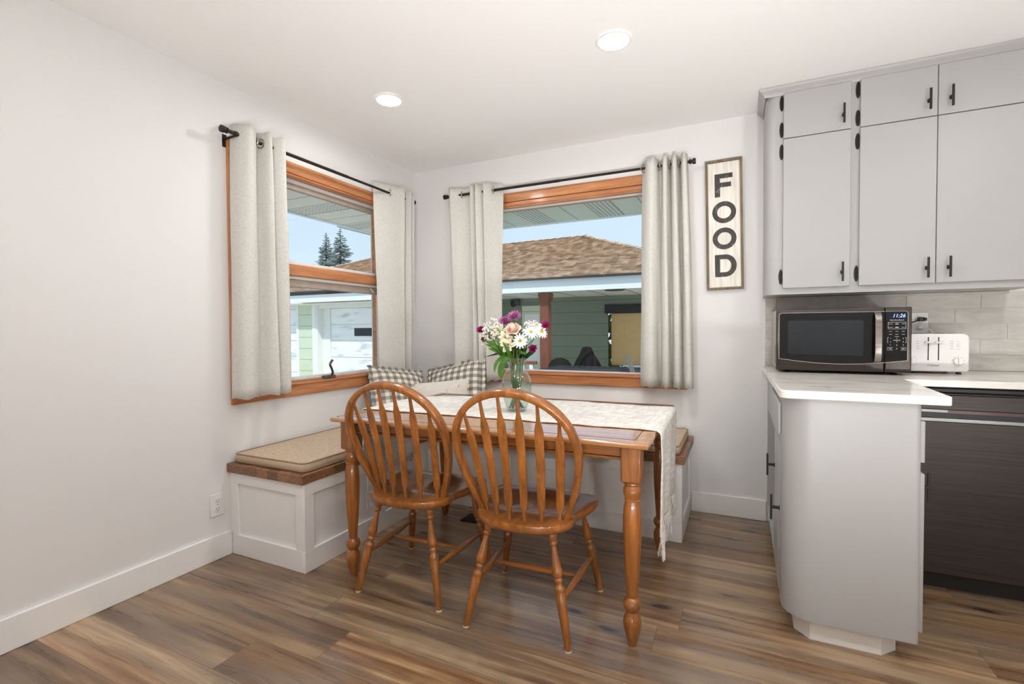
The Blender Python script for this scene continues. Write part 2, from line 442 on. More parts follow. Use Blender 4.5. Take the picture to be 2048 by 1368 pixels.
def mk_gdoor():
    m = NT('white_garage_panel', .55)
    n = m.noise(m.scale(.9, 1, 4.5), 1.1, 3, .5, .3)  # bluish patches: wear, reflections and shade put into the door colour
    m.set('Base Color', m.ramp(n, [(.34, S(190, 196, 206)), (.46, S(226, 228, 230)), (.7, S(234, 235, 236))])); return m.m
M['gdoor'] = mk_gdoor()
M['gtrim'] = plain('white_exterior_trim', S(224, 226, 222), .6)
M['redpost'] = wood('cedar_post', S(92, 48, 33), S(142, 82, 56), 'z', .7, 0)
M['bamboo'] = mk_siding('tan_bamboo_blind', S(214, 178, 122), .03)
M['tubshell'] = plain('dark_tub_cover', S(40, 42, 45), .85, spec=.2, var=.25, nscale=8)
M['cover'] = plain('black_vinyl_cover', S(14, 14, 15), .85, spec=.15, var=.3, nscale=12, bump=.3)
M['greymetal'] = plain('grey_metal', S(120, 116, 108), .4, metal=.4)
M['ground'] = plain('concrete_drive', S(208, 205, 198), .9, var=.1, nscale=3)
M['spruce'] = plain('blue_spruce_needles', S(124, 134, 132), .9, var=.35, nscale=12)
M['bark'] = plain('bark', S(92, 78, 66), .9, var=.3)
M['hedge'] = plain('green_foliage', S(110, 140, 50), .8, var=.4, nscale=20)
def petal(name, a, b, sc=40):
    m = NT(name, .6, .3); n = m.noise(m.obj(), sc, 2)
    m.set('Base Color', m.ramp(n, [(.3, a), (.7, b)])); m.set('Subsurface Weight', .0); return m.m
M['p_white'] = petal('white_petals', S(226, 222, 216), S(246, 244, 240))
M['p_cream'] = petal('cream_petals', S(226, 220, 186), S(246, 243, 224))
M['p_rose'] = petal('blush_rose_petals', S(226, 192, 174), S(244, 222, 208))
M['p_purple'] = petal('mauve_petals', S(140, 70, 120), S(190, 130, 170))
M['p_purple_dark'] = petal('deep_mauve_petals', S(110, 26, 84), S(150, 60, 120))
M['p_magenta'] = petal('magenta_petals', S(116, 18, 70), S(164, 40, 110))
M['p_yellow'] = petal('yellow_green_disc', S(150, 150, 40), S(196, 186, 60))
M['leaf'] = petal('bright_green_leaf', S(46, 92, 24), S(98, 142, 52), 12)
M['leaf_dark'] = petal('dark_green_leaf', S(28, 50, 30), S(56, 82, 44), 12)
M['stem'] = petal('green_stem', S(58, 92, 44), S(104, 138, 74), 12)
M['gyp'] = petal('gypsophila_white', S(224, 220, 212), S(244, 241, 236))

# ------------------------------------------------------------------ room shell
H = 2.44; RX = 4.75; RY = -5.6
def structure(mb, name, mat, label=None, bevel=0):
    o = mb.build(name, mat, None, bevel=bevel, smooth=0); tag(o, label, None, None, 'structure'); return o
structure(MB().box(-.15, RX+.1, RY-.1, .15, -.1, 0), 'floor', M['floor'], 'brown and grey wood-look plank floor')
structure(MB().box(-.15, RX+.1, RY-.1, .15, H, H+.12), 'ceiling', M['ceil'], 'smooth white ceiling')
WL = (-1.545, -.360, .845, 2.09)         # left window opening y0,y1,z0,z1
WB = (.475, 2.045, .848, 2.075)          # back window opening x0,x1,z0,z1
w = MB(); y0, y1, z0, z1 = WL
w.box(-.15, 0, RY, y0, 0, H).box(-.15, 0, y1, .15, 0, H).box(-.15, 0, y0, y1, 0, z0).box(-.15, 0, y0, y1, z1, H)
structure(w, 'wall_left', M['wall'], 'off-white left wall')
w = MB(); x0, x1, z0, z1 = WB
w.box(0, x0, 0, .15, 0, H).box(x1, RX, 0, .15, 0, H).box(x0, x1, 0, .15, 0, z0).box(x0, x1, 0, .15, z1, H)
structure(w, 'wall_back', M['wall'], 'off-white back wall')
structure(MB().box(RX, RX+.1, RY, .15, 0, H), 'wall_right', M['wall'])
structure(MB().box(-.15, RX+.1, RY-.1, RY, 0, H), 'wall_front', M['wall'])
structure(MB().box(0, .014, RY, -1.627, 0, .125), 'baseboard_left', M['trim'], 'white baseboard along the left wall', .003)
structure(MB().box(2.133, 2.556, -.014, 0, 0, .125), 'baseboard_back', M['trim'], 'white baseboard right of the bench', .003)

# ---- left window (awning below, fixed pane above)
y0, y1, z0, z1 = WL
win = thing('window_1', 'wood-cased left window with a fixed pane over a cranked lower sash', 'window', (0, (y0+y1)/2, z0), kind='structure')
cw = .066
m = MB().box(0, .019, y0-cw, y1+cw, z1, z1+cw).box(.0, .012, y0-.012, y1+.012, z1-.012, z1); m.build('head_casing', M['fir_y'], win, .004)
m = MB().box(0, .019, y0-cw, y1+cw, z0-cw-.004, z0).box(0, .026, y0-.012, y1+.012, z0-.006, z0+.008); m.build('bottom_casing', M['fir_y'], win, .004)
for a in ((y0-cw, y0), (y1, y1+cw)):
    MB().box(0, .018, a[0], a[1], z0, z1).build('side_casing', M['fir_z'], win, .004)
m = MB().box(-.13, 0, y0, y0+.012, z0, z1).box(-.13, 0, y1-.012, y1, z0, z1).box(-.13, 0, y0, y1, z1-.012, z1).box(-.13, 0, y0, y1, z0, z0+.014)
m.build('jamb', M['fir_y'], win)
ya, yb = y0+.012, y1-.012
rail0, rail1 = 1.497, 1.563
MB().box(-.085, -.02, ya, yb, rail0, rail1).build('meeting_rail', M['fir_y'], win, .004)
def frame_strips(za, zb, t, x0, x1):
    mm = MB(); mm.box(x0, x1, ya, yb, zb-t, zb).box(x0, x1, ya, yb, za, za+t).box(x0, x1, ya, ya+t, za, zb).box(x0, x1, yb-t, yb, za, zb); return mm
frame_strips(rail1, z1-.012, .022, -.075, -.04).build('upper_frame', M['white_alu'], win, .003)
MB().box(-.08, -.055, ya+.022, yb-.022, z1-.068, z1-.034).build('upper_sash_rail', M['mauve'], win, .003)
frame_strips(z0+.014, rail0, .020, -.075, -.04).build('lower_frame', M['white_alu'], win, .003)
MB().box(-.08, -.05, ya+.02, yb-.02, rail0-.066, rail0-.020).build('lower_sash_rail', M['mauve'], win, .003)
MB().box(-.066, -.062, ya+.02, yb-.02, rail1+.02, z1-.05).build('upper_pane', M['pane'], win)
MB().box(-.066, -.062, ya+.02, yb-.02, z0+.03, rail0-.05).build('lower_pane', M['pane'], win)
cr = MB().box(-.02, .018, -.985, -.895, z0+.006, z0+.03).build('crank_base', M['crankmetal'], win, .006)
MB().tube(catmull([(0, -.915, z0+.03), (.012, -.918, z0+.045), (.03, -.945, z0+.075), (.035, -.962, z0+.098), (.03, -.952, z0+.112), (.03, -.935, z0+.128)], 5), .0075, 8).build('crank_handle', M['crankmetal'], cr)
MB().tube([(-.035, -.50, rail0-.028), (-.03, -.475, rail0-.055)], .004, 6).build('sash_latch', M['white_alu'], win)

# ---- back window (one fixed picture pane)
x0, x1, z0, z1 = WB
win = thing('window_2', 'wood-cased picture window in the back wall', 'window', ((x0+x1)/2, 0, z0), kind='structure')
cw = .064
m = MB().box(x0-cw, x1+cw, -.019, 0, z1+.03, z1+.03+cw).box(x0-.02, x1+.02, -.012, .0, z1, z1+.028); m.build('head_casing', M['fir_x'], win, .004)
m = MB().box(x0-cw, x1+cw, -.019, 0, z0-cw-.012, z0-.012).box(x0-.012, x1+.012, -.026, 0, z0-.014, z0+.002); m.build('bottom_casing', M['fir_x'], win, .004)
for a in ((x0-cw, x0), (x1, x1+cw)):
    MB().box(a[0], a[1], -.018, 0, z0, z1+.03).build('side_casing', M['fir_z'], win, .004)
m = MB().box(x0, x0+.012, 0, .13, z0, z1).box(x1-.012, x1, 0, .13, z0, z1).box(x0, x1, 0, .13, z1-.010, z1).box(x0, x1, 0, .13, z0, z0+.008)
m.build('jamb', M['fir_x'], win)
m = MB(); t = .009
m.box(x0+.012, x1-.012, .03, .06, z1-.019, z1-.010).box(x0+.012, x1-.012, .025, .06, z0+.008, z0+.018).box(x0+.012, x0+.024, .03, .06, z0, z1-.01).box(x1-.024, x1-.012, .03, .06, z0, z1-.01)
m.build('glazing_bead', M['white_alu'], win, .002)
MB().box(x0+.012, x1-.012, .044, .050, z0+.008, z1-.012).build('glass_pane', M['pane'], win)

# ---- roof overhang of this house
structure(MB().box(-1.0, RX+1, .15, .88, 2.13, 2.15), 'soffit_back', M['soffit_back'], 'green soffit panels seen over the back window')
structure(MB().box(-.89, -.15, RY-.5, .15, 2.13, 2.15).box(-.89, -.15, .15, .88, 2.128, 2.131), 'soffit_left', M['soffit_left'], 'cream soffit panels seen over the left window')
structure(MB().box(-.93, RX+1, .88, .91, 2.12, 2.32).box(-.92, -.89, RY-.5, .91, 2.12, 2.32), 'trim_1', M['fascia'])
structure(MB().box(-.92, RX+1, RY-.6, .90, 2.58, 2.64).box(-.92, RX+1, .86, .90, 2.3, 2.64).box(-.92, -.88, RY-.6, .9, 2.3, 2.64), 'roof', M['shingle'])  # unseen roof slab, added to block light from above

# ------------------------------------------------------------------ recessed ceiling lights
def light_fixture(x, y, label):
    t = thing('recessed_light', label, 'ceiling light', (x, y, H), 0, 'recessed ceiling lights')
    MB().lathe([(.064, H-.0005), (.078, H-.0005), (.080, H-.004), (.076, H-.009), (.066, H-.011), (.064, H-.009)], 40, Matrix.Translation((x, y, 0)), caps=False).build('trim_ring', M['trim'], t)
    MB().lathe([(.0645, H-.004), (.0645, H-.008), (.05, H-.009)], 40, Matrix.Translation((x, y, 0))).build('lens', M['lens'], t, smooth=0)
light_fixture(.65, -1.105, 'round recessed ceiling light nearer the left window')
light_fixture(1.90, -1.105, 'round recessed ceiling light above the table, nearer the kitchen cabinets')
for x in (1.55, 2.75, 3.95):  # unseen ceiling lights added to light the room from behind the viewer
    for y in (-2.9, -4.4):
        light_fixture(x, y, 'added unseen round recessed ceiling light in the room behind the viewer')
light_fixture(3.75, -1.5, 'round recessed ceiling light over the kitchen floor, out of view')

# unseen floor fill lights, added behind the viewer to brighten the ceiling
def fill_light(x, y, tilt, az, label):
    t = thing('floor_fill_light', label, 'added fill lamp', (x, y, 0), 0, 'added floor fill lights')
    Mx = Matrix.Translation((x, y, .42)) @ Matrix.Rotation(az, 4, 'Z') @ Matrix.Rotation(-tilt, 4, 'X')
    MB().lathe([(.001, -.16), (.10, -.16), (.14, -.10), (.15, .09), (.145, .09), (.128, -.080)], 32, Mx, caps=False).build('fill_can', M['black'], t)
    MB().lathe([(.121, -.080), (.121, -.072), (.05, -.070)], 32, Mx).build('fill_lens', M['fill_glow'], t, smooth=0)
    MB().lathe([(.14, .0005), (.14, .015), (.02, .025), (.018, .30)], 24, Matrix.Translation((x, y, 0))).build('fill_base', M['black'], t)
fill_light(2.35, -3.85, R_(43), R_(4), 'added unseen black floor uplighter behind the viewer, farthest left of the three')
fill_light(3.05, -3.95, R_(42), R_(22), 'added unseen black floor uplighter straight behind the viewer')
fill_light(4.1, -3.7, R_(42), R_(38), 'added unseen black floor uplighter behind the viewer by the right wall')

# ------------------------------------------------------------------ corner bench
BX, BY, BD, BXR, BZ = .541, -1.625, -.533, 2.131, .430
bench = thing('corner_bench', 'white panelled L-shaped corner bench with a walnut seat board', 'bench', (.5, -.6, 0))
m = MB()
rc = .014                                              # recess of the panels
m.box(.001, BX-rc, BY+rc, -.001, 0, BZ).box(BX-rc, BXR-rc, BD+rc, -.001, 0, BZ)
m.build('bench_box', M['trim'], bench)
m = MB()
def rails_x(face, y0, y1, stiles):                     # frame on a face looking +x
    m.box(face-rc, face, y0, y1, BZ-.058, BZ); m.box(face-rc, face, y0, y1, 0, .105)
    for a, b in stiles: m.box(face-rc, face, a, b, .105, BZ-.058)
def rails_y(face, x0, x1, stiles):                     # frame on a face looking -y
    m.box(x0, x1, face, face+rc, BZ-.058, BZ); m.box(x0, x1, face, face+rc, 0, .105)
    for a, b in stiles: m.box(a, b, face, face+rc, .105, BZ-.058)
rails_x(BX, BY, BD+rc, [(BY, BY+.058), (-1.105, -1.045), (-.60, BD+rc)])
rails_y(BY, .001, BX-rc-.0004, [(.001, .058), (BX-.060, BX-rc-.0004)])
rails_y(BD, BX, BXR, [(BX, .60), (1.05, 1.11), (1.56, 1.62), (2.07, BXR)])
rails_x(BXR, BD+rc+.0004, -.001, [(BD+rc+.0004, BD+.055), (-.06, -.001)])
m.build('panel_frame', M['trim'], bench, .002)
sb = MB().prism([(.001, BY-.016), (BX+.006, BY-.016), (BX+.006, BD-.016), (BXR+.014, BD-.016), (BXR+.014, -.001), (.001, -.001)], BZ, .477)
sb.build('seat_board', M['walnut'], bench, .004)

def cushion(name, label, x0, x1, y0, y1, z0, z1, holes):
    r = .03
    def outline(inset, rr):
        pts = []
        for cx, cy, a0 in ((x1-rr-inset, y1-rr-inset, 0), (x0+rr+inset, y1-rr-inset, 90), (x0+rr+inset, y0+rr+inset, 180), (x1-rr-inset, y0+rr+inset, 270)):
            for k in range(6): a = math.radians(a0+18*k); pts.append((cx+rr*math.cos(a), cy+rr*math.sin(a)))
        return pts
    t = thing(name, label, 'cushion', ((x0+x1)/2, (y0+y1)/2, z0), 0, 'bench cushions')
    mm = MB(); rings = []
    h = z1-z0
    for ins, z in ((.012, z0), (.003, z0+.006), (0, z0+h*.45), (.002, z1-.010), (.010, z1-.004)):
        rings.append([(x, y, z) for x, y in outline(ins, r)])
    n = len(rings[0]); vs = [v for rg in rings for v in rg]; fs = []
    for j in range(len(rings)-1):
        for i in range(n): k = (i+1) % n; fs.append((j*n+i, j*n+k, (j+1)*n+k, (j+1)*n+i))
    fs.append(tuple(reversed(range(n)))); mm.add(vs, fs)
    nx = max(6, int((x1-x0)/.05)); ny = max(6, int((y1-y0)/.05)); rnd = random.Random(len(label))
    def top(u, v):                                    # softly domed top with shallow dimples
        x = x0+.006+(x1-x0-.012)*u; y = y0+.006+(y1-y0-.012)*v
        e = min(u*(x1-x0), (1-u)*(x1-x0), v*(y1-y0), (1-v)*(y1-y0))
        z = z1-.006+.012*min(1, e/.09)+.003*math.sin(x*17+y*9)*min(1, e/.1)
        return (x, y, z)
    mm.grid(top, nx, ny)
    o = mm.build('cushion_body', M['tan'], t, smooth=60)
    for ins, z in ((.004, z1-.006), (.004, z0+.006)):
        MB().tube([(x, y, z) for x, y in outline(ins, r)], .0042, 6, closed=True).build('piping', M['piping'], t)
    return t
cushion('bench_cushion', 'long tan seat cushion on the left arm of the bench', .012, .528, -1.612, -.548, .477, .527, 0)
cushion('bench_cushion', 'tan seat cushion along the back wall, right end showing past the table', .014, 2.118, -.540, -.012, .477, .527, 0)

# ------------------------------------------------------------------ wall outlets
def outlet_parts(t, M4, w=.073, h=.116):
    """plate in a local frame: x right, y up, z out of the wall"""
    mm = MB().box(-w/2, w/2, -h/2, h/2, 0, .006, M4); mm.build('cover_plate', M['plastic'], t, .003)
    for s in (-1, 1):
        r = MB(); pts = []
        for k in range(24):
            a = 2*PI*k/24; pts.append((.0168*math.cos(a), s*.0205+max(-.0135, min(.0135, .0168*math.sin(a)))))
        r.prism(pts, .006, .0078, M4); rc_ = r.build('receptacle', M['plastic'], t, .0006, 1)
        q = MB().box(-.0075, -.0055, s*.0205+.0, s*.0205+.0085, .0076, .0082, M4).box(.0055, .0075, s*.0205+.001, s*.0205+.0085, .0076, .0082, M4)
        q.lathe([(.0026, .0076), (.0026, .0083)], 10, M4 @ Matrix.Translation((0, s*.0205-.0065, 0))); q.build('slots', M['slot'], rc_, smooth=0)
    MB().lathe([(.0028, .006), (.0028, .0075)], 10, M4).build('screw', M['steel'], t)
ML = Matrix.Translation((0, -1.697, .278)) @ Matrix(((0, 0, 1, 0), (1, 0, 0, 0), (0, 1, 0, 0), (0, 0, 0, 1)))
t = thing('wall_outlet', 'white double outlet low on the left wall beside the bench', 'outlet', (0, -1.697, .278))
outlet_parts(t, ML)
# floor register
t = thing('floor_register', 'dark metal floor vent under the table near the bench', 'vent', (1.0, -.70, 0))
MB().box(.872, 1.16, -.762, -.634, 0, .004).build('vent_frame', M['register'], t, .001)
m = MB()
for i in range(13): m.box(.89+.02*i, .90+.02*i, -.748, -.648, .004, .0065)
m.build('louvers', M['register'], t)

# ------------------------------------------------------------------ dining table
TA = .0282; TC = (1.3957, -1.1019); TW, TD, TZ = 1.439, .961, .760
table = thing('dining_table', 'oak dining table with turned legs in front of the corner bench', 'table', (*TC, 0), TA)
def tb(mb, name, mat, **k): return mb.build(name, mat, table, local=True, **k)
def rprof(w, d, r, z0, z1):
    pts = []
    for k in range(9):
        a = -PI/2+PI*k/8; pts.append((r*math.cos(a)-r, (z0+z1)/2+(z1-z0)/2*math.sin(a)))
    return pts
m = MB(); rings = []
for dx, z in rprof(TW, TD, .011, TZ-.023, TZ):
    hw, hd = TW/2+dx, TD/2+dx; rings.append([(-hw, -hd, z), (hw, -hd, z), (hw, hd, z), (-hw, hd, z)])
vs = [v for rg in rings for v in rg]; fs = [(3, 2, 1, 0), tuple(range(len(vs)-4, len(vs)))]
for j in range(len(rings)-1):
    for i in range(4): k = (i+1) % 4; fs.append((j*4+i, j*4+k, j*4+4+k, j*4+4+i))
m.add(vs, fs)
top = tb(m, 'tabletop', M['oak_top'])
ix, iy = TW/2-.052, TD/2-.052; g = .003
m = MB().box(-ix, ix, -iy, -iy+g, TZ-.001, TZ+.0006).box(-ix, ix, iy-g, iy, TZ-.001, TZ+.0006).box(-ix, -ix+g, -iy, iy, TZ-.001, TZ+.0006).box(ix-g, ix, -iy, iy, TZ-.001, TZ+.0006)
m.build('inlay_line', M['groove'], top, local=True)
LX, LY = TW/2-.067, TD/2-.067
leg_prof = [(1.0, .024), (.985, .0285)]
for yz, r in ((332, .028), (340, .031), (350, .031), (360, .026), (370, .0295), (382, .032), (395, .033), (410, .032), (425, .030), (437, .0265), (443, .0265), (447, .029), (452, .0255), (465, .027), (500, .031), (550, .033), (600, .0335), (680, .0325), (750, .031), (900, .025), (1000, .0205), (1035, .020), (1042, .024), (1055, .0305), (1075, .0335), (1095, .0315), (1112, .025), (1122, .0195), (1132, .0215), (1150, .0285), (1180, .033), (1205, .0325), (1240, .0285), (1280, .022), (1315, .0165), (1330, .0150)):
    leg_prof.append(((1330-yz)/1000*.61, r))
leg_prof = leg_prof[2:]
for sx in (-1, 1):
    for sy in (-1, 1):
        m = MB().lathe([(r, z) for z, r in reversed(leg_prof)], 28, Matrix.Translation((sx*LX, sy*LY, 0)))
        lg = tb(m, 'leg', M['oak_z'])
        q = .0365
        MB().box(sx*LX-q, sx*LX+q, sy*LY-q, sy*LY+q, .606, TZ-.023).build('leg_block', M['oak_z'], lg, .007, local=True)
az0, az1 = .682, TZ-.023
for sy in (-1, 1):
    m = MB().box(-LX+.036, LX-.036, sy*LY-.011, sy*LY+.011, az0+.012, az1).box(-LX+.036, LX-.036, sy*LY-.014, sy*LY+.014, az0, az0+.010)
    tb(m, 'apron', M['oak_x'], bevel=.003)
for sx in (-1, 1):
    m = MB().box(sx*LX-.011, sx*LX+.011, -LY+.036, LY-.036, az0+.012, az1).box(sx*LX-.014, sx*LX+.014, -LY+.036, LY-.036, az0, az0+.010)
    tb(m, 'apron', M['oak_y'], bevel=.003)

# ------------------------------------------------------------------ dining chairs (bow-back with arrow spindles)
BW, YB, ZS, LEAN, MW, ZM, ZT = .172, -.118, .440, .36, .243, .715, .948
def lean(z): return YB-LEAN*(z-ZS)
def make_chair(label):
    c = thing('dining_chair', label, 'chair', (0, 0, 0), 0, 'bow-back dining chairs')
    half = [(0, -.242), (.06, -.238), (.115, -.222), (.160, -.192), (.190, -.150), (.199, -.105), (.196, -.065), (.206, -.03), (.226, .03), (.240, .095), (.240, .15), (.226, .20), (.190, .232), (.13, .246), (.06, .25), (0, .25)]
    out = [(p.x, p.y) for p in catmull([(x, y, 0) for x, y in half], 3)]
    out = out+[(-x, y) for x, y in reversed(out[1:-1])]
    n = len(out); cy = .01
    def topz(x, y):
        z = ZS
        step = 1/(1+math.exp(-(y+.075+.25*x*x)/.010))          # the plateau the spindles stand on, then the saddle
        dish = .017*(math.exp(-((abs(x)-.085)/.075)**2)*math.exp(-((y-.02)/.14)**2)+.25*math.exp(-(x/.09)**2-((y-.0)/.12)**2))
        z -= step*(dish+.004)
        z += .012*math.exp(-(x/.05)**2)*math.exp(-((y-.18)/.07)**2)
        z -= .022*max(0, (y-.17)/.08)**2
        return z
    rings = []
    for s, dz in ((.86, -.040), (.955, -.036), (.99, -.028), (1.0, -.014), (.992, -.004), (.97, 0), (.90, None), (.8, None), (.68, None), (.55, None), (.42, None), (.28, None), (.14, None)):
        rg = []
        for x, y in out:
            X, Y = x*s, cy+(y-cy)*s
            tz = topz(X, Y)
            if dz is None: z = tz
            elif dz == 0: z = tz-.001
            else: z = ZS+dz-.010*max(0, (y-.12)/.13) if dz < -.02 else tz+dz
            rg.append((X, Y, z))
        rings.append(rg)
    vs = [v for rg in rings for v in rg]; fs = [tuple(reversed(range(n)))]
    for j in range(len(rings)-1):
        for i in range(n): k = (i+1) % n; fs.append((j*n+i, j*n+k, (j+1)*n+k, (j+1)*n+i))
    ci = len(vs); vs.append((0, cy, topz(0, cy)))
    b = (len(rings)-1)*n
    for i in range(n): fs.append((b+i, b+(i+1) % n, ci))
    m = MB(); m.add(vs, fs); m.build('seat', M['oak_y'], c, local=True, smooth=50)
    # hoop
    pts = []
    for k in range(13):
        z = ZS-.02+(ZM-ZS+.02)*k/12; u = max(0, (z-ZS)/(ZM-ZS))
        pts.append(Vector((BW+(MW-BW)*math.sin(PI/2*u), lean(z), z)))
    arc = []
    for k in range(1, 24):
        a = PI*k/24; z = ZM+(ZT-.012-ZM)*math.sin(a)**.96; arc.append(Vector((MW*math.cos(a), lean(z), z)))
    path = pts+arc+[Vector((-p.x, p.y, p.z)) for p in reversed(pts)]
    nrm = Vector((0, -1, -LEAN)).normalized()
    pr = []
    for k in range(16):
        a = 2*PI*k/16; ca, sa = math.cos(a), math.sin(a)
        pr.append((.0135*math.copysign(abs(ca)**.55, ca), .0190*math.copysign(abs(sa)**.55, sa)))
    MB().sweep(path, pr, up=(0, -1, -LEAN)).build('back_hoop', M['oak_z'], c, local=True, smooth=45)
    # spindles
    for i in range(6):
        s = (i-2.5)/2.5
        b0 = Vector((.150*s, -.196+.062*s*s, ZS-.012)); tx = .186*s
        zt = ZM+(ZT-.024-ZM)*math.sqrt(max(0, 1-(tx/(MW-.008))**2))
        b1 = Vector((tx, lean(zt)+.0, zt)); path = []; secs = []
        prof = [(0, .0072, .0072), (.105, .0076, .0070), (.15, .0165, .0066), (.24, .0166, .0062), (.5, .0172, .0060), (.765, .0176, .0060), (.79, .0168, .0062), (.865, .0076, .0066), (.94, .0062, .0062), (1, .0058, .0058)]
        d = (b1-b0).normalized(); side = Vector((0, -1, -LEAN)).normalized().cross(d).normalized(); nn = d.cross(side).normalized()
        mm = MB(); vs = []; fs = []; q = 10
        for tt, a, bb in prof:
            bow = .012*math.sin(PI*tt)
            p = b0.lerp(b1, tt)+Vector((0, bow, 0))
            for k in range(q):
                an = 2*PI*k/q; ca, sa = math.cos(an), math.sin(an)
                vs.append(p+side*a*math.copysign(abs(ca)**.55, ca)+nn*bb*math.copysign(abs(sa)**.75, sa))
        for j in range(len(prof)-1):
            for k in range(q): k2 = (k+1) % q; fs.append((j*q+k, j*q+k2, (j+1)*q+k2, (j+1)*q+k))
        fs += [tuple(reversed(range(q))), tuple(range((len(prof)-1)*q, len(prof)*q))]
        mm.add(vs, fs); mm.build('spindle', M['oak_z'], c, local=True, smooth=40)
    # legs
    lp = [(0, .0125), (.01, .0125), (.10, .0140), (.30, .0172), (.455, .0195), (.470, .0175), (.482, .0190), (.50, .0200), (.515, .0185), (.530, .0125), (.552, .0130), (.560, .0158), (.572, .0165), (.584, .0155), (.592, .0120), (.60, .0150), (.615, .0190), (.64, .0205), (.68, .0186), (.75, .0142), (.82, .0106), (.862, .0096), (.87, .0140), (.885, .0156), (.897, .0140), (.905, .0108), (.925, .0165), (.945, .0188), (.965, .0180), (.985, .0140), (1.0, .0120)]
    feet = {}
    for sx in (-1, 1):
        for nm, tp, ft in (('r', (sx*.126, -.168, ZS-.030), (sx*.206, -.226, .006)), ('f', (sx*.160, .150, ZS-.034), (sx*.230, .222, .006))):
            lg = MB().turned(ft, tp, lp, 16).build('leg', M['oak_z'], c, local=True, smooth=50)
            MB().lathe([(.0118, 0), (.0128, .002), (.0128, .008)], 14, Matrix.Translation((ft[0], ft[1], 0))).build('foot_glide', M['glide'], lg, local=True)
            feet[nm, sx] = (Vector(ft), Vector(tp))
    sp = [(0, .0075), (.12, .0085), (.3, .0125), (.5, .0150), (.7, .0125), (.88, .0085), (1, .0075)]
    mids = []
    for sx in (-1, 1):
        a = feet['r', sx][0].lerp(feet['r', sx][1], .40); b_ = feet['f', sx][0].lerp(feet['f', sx][1], .40)
        MB().turned(a, b_, sp, 14).build('stretcher', M['oak_y'], c, local=True, smooth=60); mids.append(a.lerp(b_, .5))
    MB().turned(mids[0], mids[1], sp, 14).build('stretcher', M['oak_x'], c, local=True, smooth=60)
    return c
ch = make_chair('oak bow-back dining chair at the right of the pair, nearest the kitchen')
ch2 = copy_tree(ch)
ch.location = (1.640, -1.420, 0); ch.rotation_euler.z = .06
ch2.location = (1.075, -1.400, 0); ch2.rotation_euler.z = .055
ch2['label'] = 'oak bow-back dining chair at the left of the pair, nearest the bench end'

# ------------------------------------------------------------------ table runner
def mk_runner():
    R = Matrix.Translation((*TC, 0)) @ Matrix.Rotation(TA, 4, 'Z')
    t = thing('table_runner', 'white woven table runner with fringed ends laid over the oak table', 'table runner', (*TC, TZ))
    hw = TW/2; ya, yb = -.248, .372
    zt = TZ+.0045
    drop = .43
    # profile along the runner: s -> (x, z)
    def prof(s):                                        # s in [-1,1]
        L = hw+drop; d = abs(s)*L; sg = 1 if s > 0 else -1
        if d < hw-.005: return sg*d, zt
        e = d-(hw-.005); r = .020
        if e < r*PI/2: a = e/r; return sg*(hw-.005+r*math.sin(a)), zt-r+r*math.cos(a)
        return sg*(hw-.005+r), zt-r-(e-r*PI/2)
    nu, nv = 150, 26
    def fn(u, v):
        s = 2*u-1; x, z = prof(s); yb2 = yb-.16*max(0, min(1, (-x-.30)/.42))**1.5+.012*math.sin(x*9); y = ya+(yb2-ya)*v
        sg = 1 if s > 0 else -1
        hang = max(0, (zt-z)/drop)
        y = y+(.045*hang*(.5-v)*2*.6)+.004*math.sin(u*60+v*3)
        if hang > .02:
            x += sg*(.006*math.sin(v*13+1)*min(1, hang*3)+.004*math.sin(v*29)*hang)-sg*.012*hang
        else:
            z += .0006*math.sin(x*50+v*20)+.0008*math.sin(v*44)
        return R @ Vector((x, y, z))
    MB().grid(fn, nu, nv).build('cloth', M['runner'], t, solid=.0035, smooth=80)
    for sg in (-1, 1):
        mm = MB(); rnd = random.Random(4+sg)
        N = 62
        for i in range(N):
            v = (i+.5)/N; p = R.inverted() @ fn(0.0 if sg < 0 else 1.0, v)
            L = .085+.03*rnd.random(); dx, dy = rnd.uniform(-.014, .014), rnd.uniform(-.014, .014)
            path = [R @ Vector((p.x, p.y, p.z+.004)), R @ Vector((p.x+dx*.35+sg*.004, p.y+dy*.4, p.z-L*.5)), R @ Vector((p.x+dx, p.y+dy, p.z-L))]
            mm.tube(catmull(path, 3), .0032, 5, scales=[1, 1, 1, .95, .9, .8, .6])
        f = mm.build('fringe', M['runner'], t, smooth=80)
mk_runner()

# ------------------------------------------------------------------ vase
VX, VY = 1.432, -1.137; VZ = TZ+.0075
def mk_vase():
    t = thing('glass_vase', 'clear glass vase of water holding the mixed bouquet on the table', 'vase', (VX, VY, VZ))
    pr = [(.030, 0), (.042, .004), (.052, .018), (.064, .055), (.0725, .100), (.0735, .135), (.067, .165), (.054, .190), (.042, .207), (.0375, .216), (.040, .226), (.046, .240), (.0525, .256)]
    T = Matrix.Translation((VX, VY, VZ))
    inner = [(max(.004, r-.003), z+(.006 if i == 0 else 0)) for i, (r, z) in enumerate(pr)]
    m = MB().lathe(pr+list(reversed(inner)), 40, T, caps=False)
    b = MB(); m.lathe([(.030, 0), (.001, .0005)], 40, T, caps=False); m.lathe([(.027, .006), (.001, .007)], 40, T, caps=False)
    m.build('vase_body', M['vaseglass'], t, smooth=60)
    MB().tube([(VX+.051*math.cos(2*PI*k/36), VY+.051*math.sin(2*PI*k/36), VZ+.256) for k in range(36)], .0019, 8, closed=True).build('rim', M['vaseglass'], t)
    wp = [(.001, .008)]+[(r-.0045, z) for r, z in pr if .01 < z < .14]+[(.0690, .136), (.001, .136)]
    MB().lathe(wp, 32, T, caps=False).build('water', M['water'], t, smooth=50)
mk_vase()

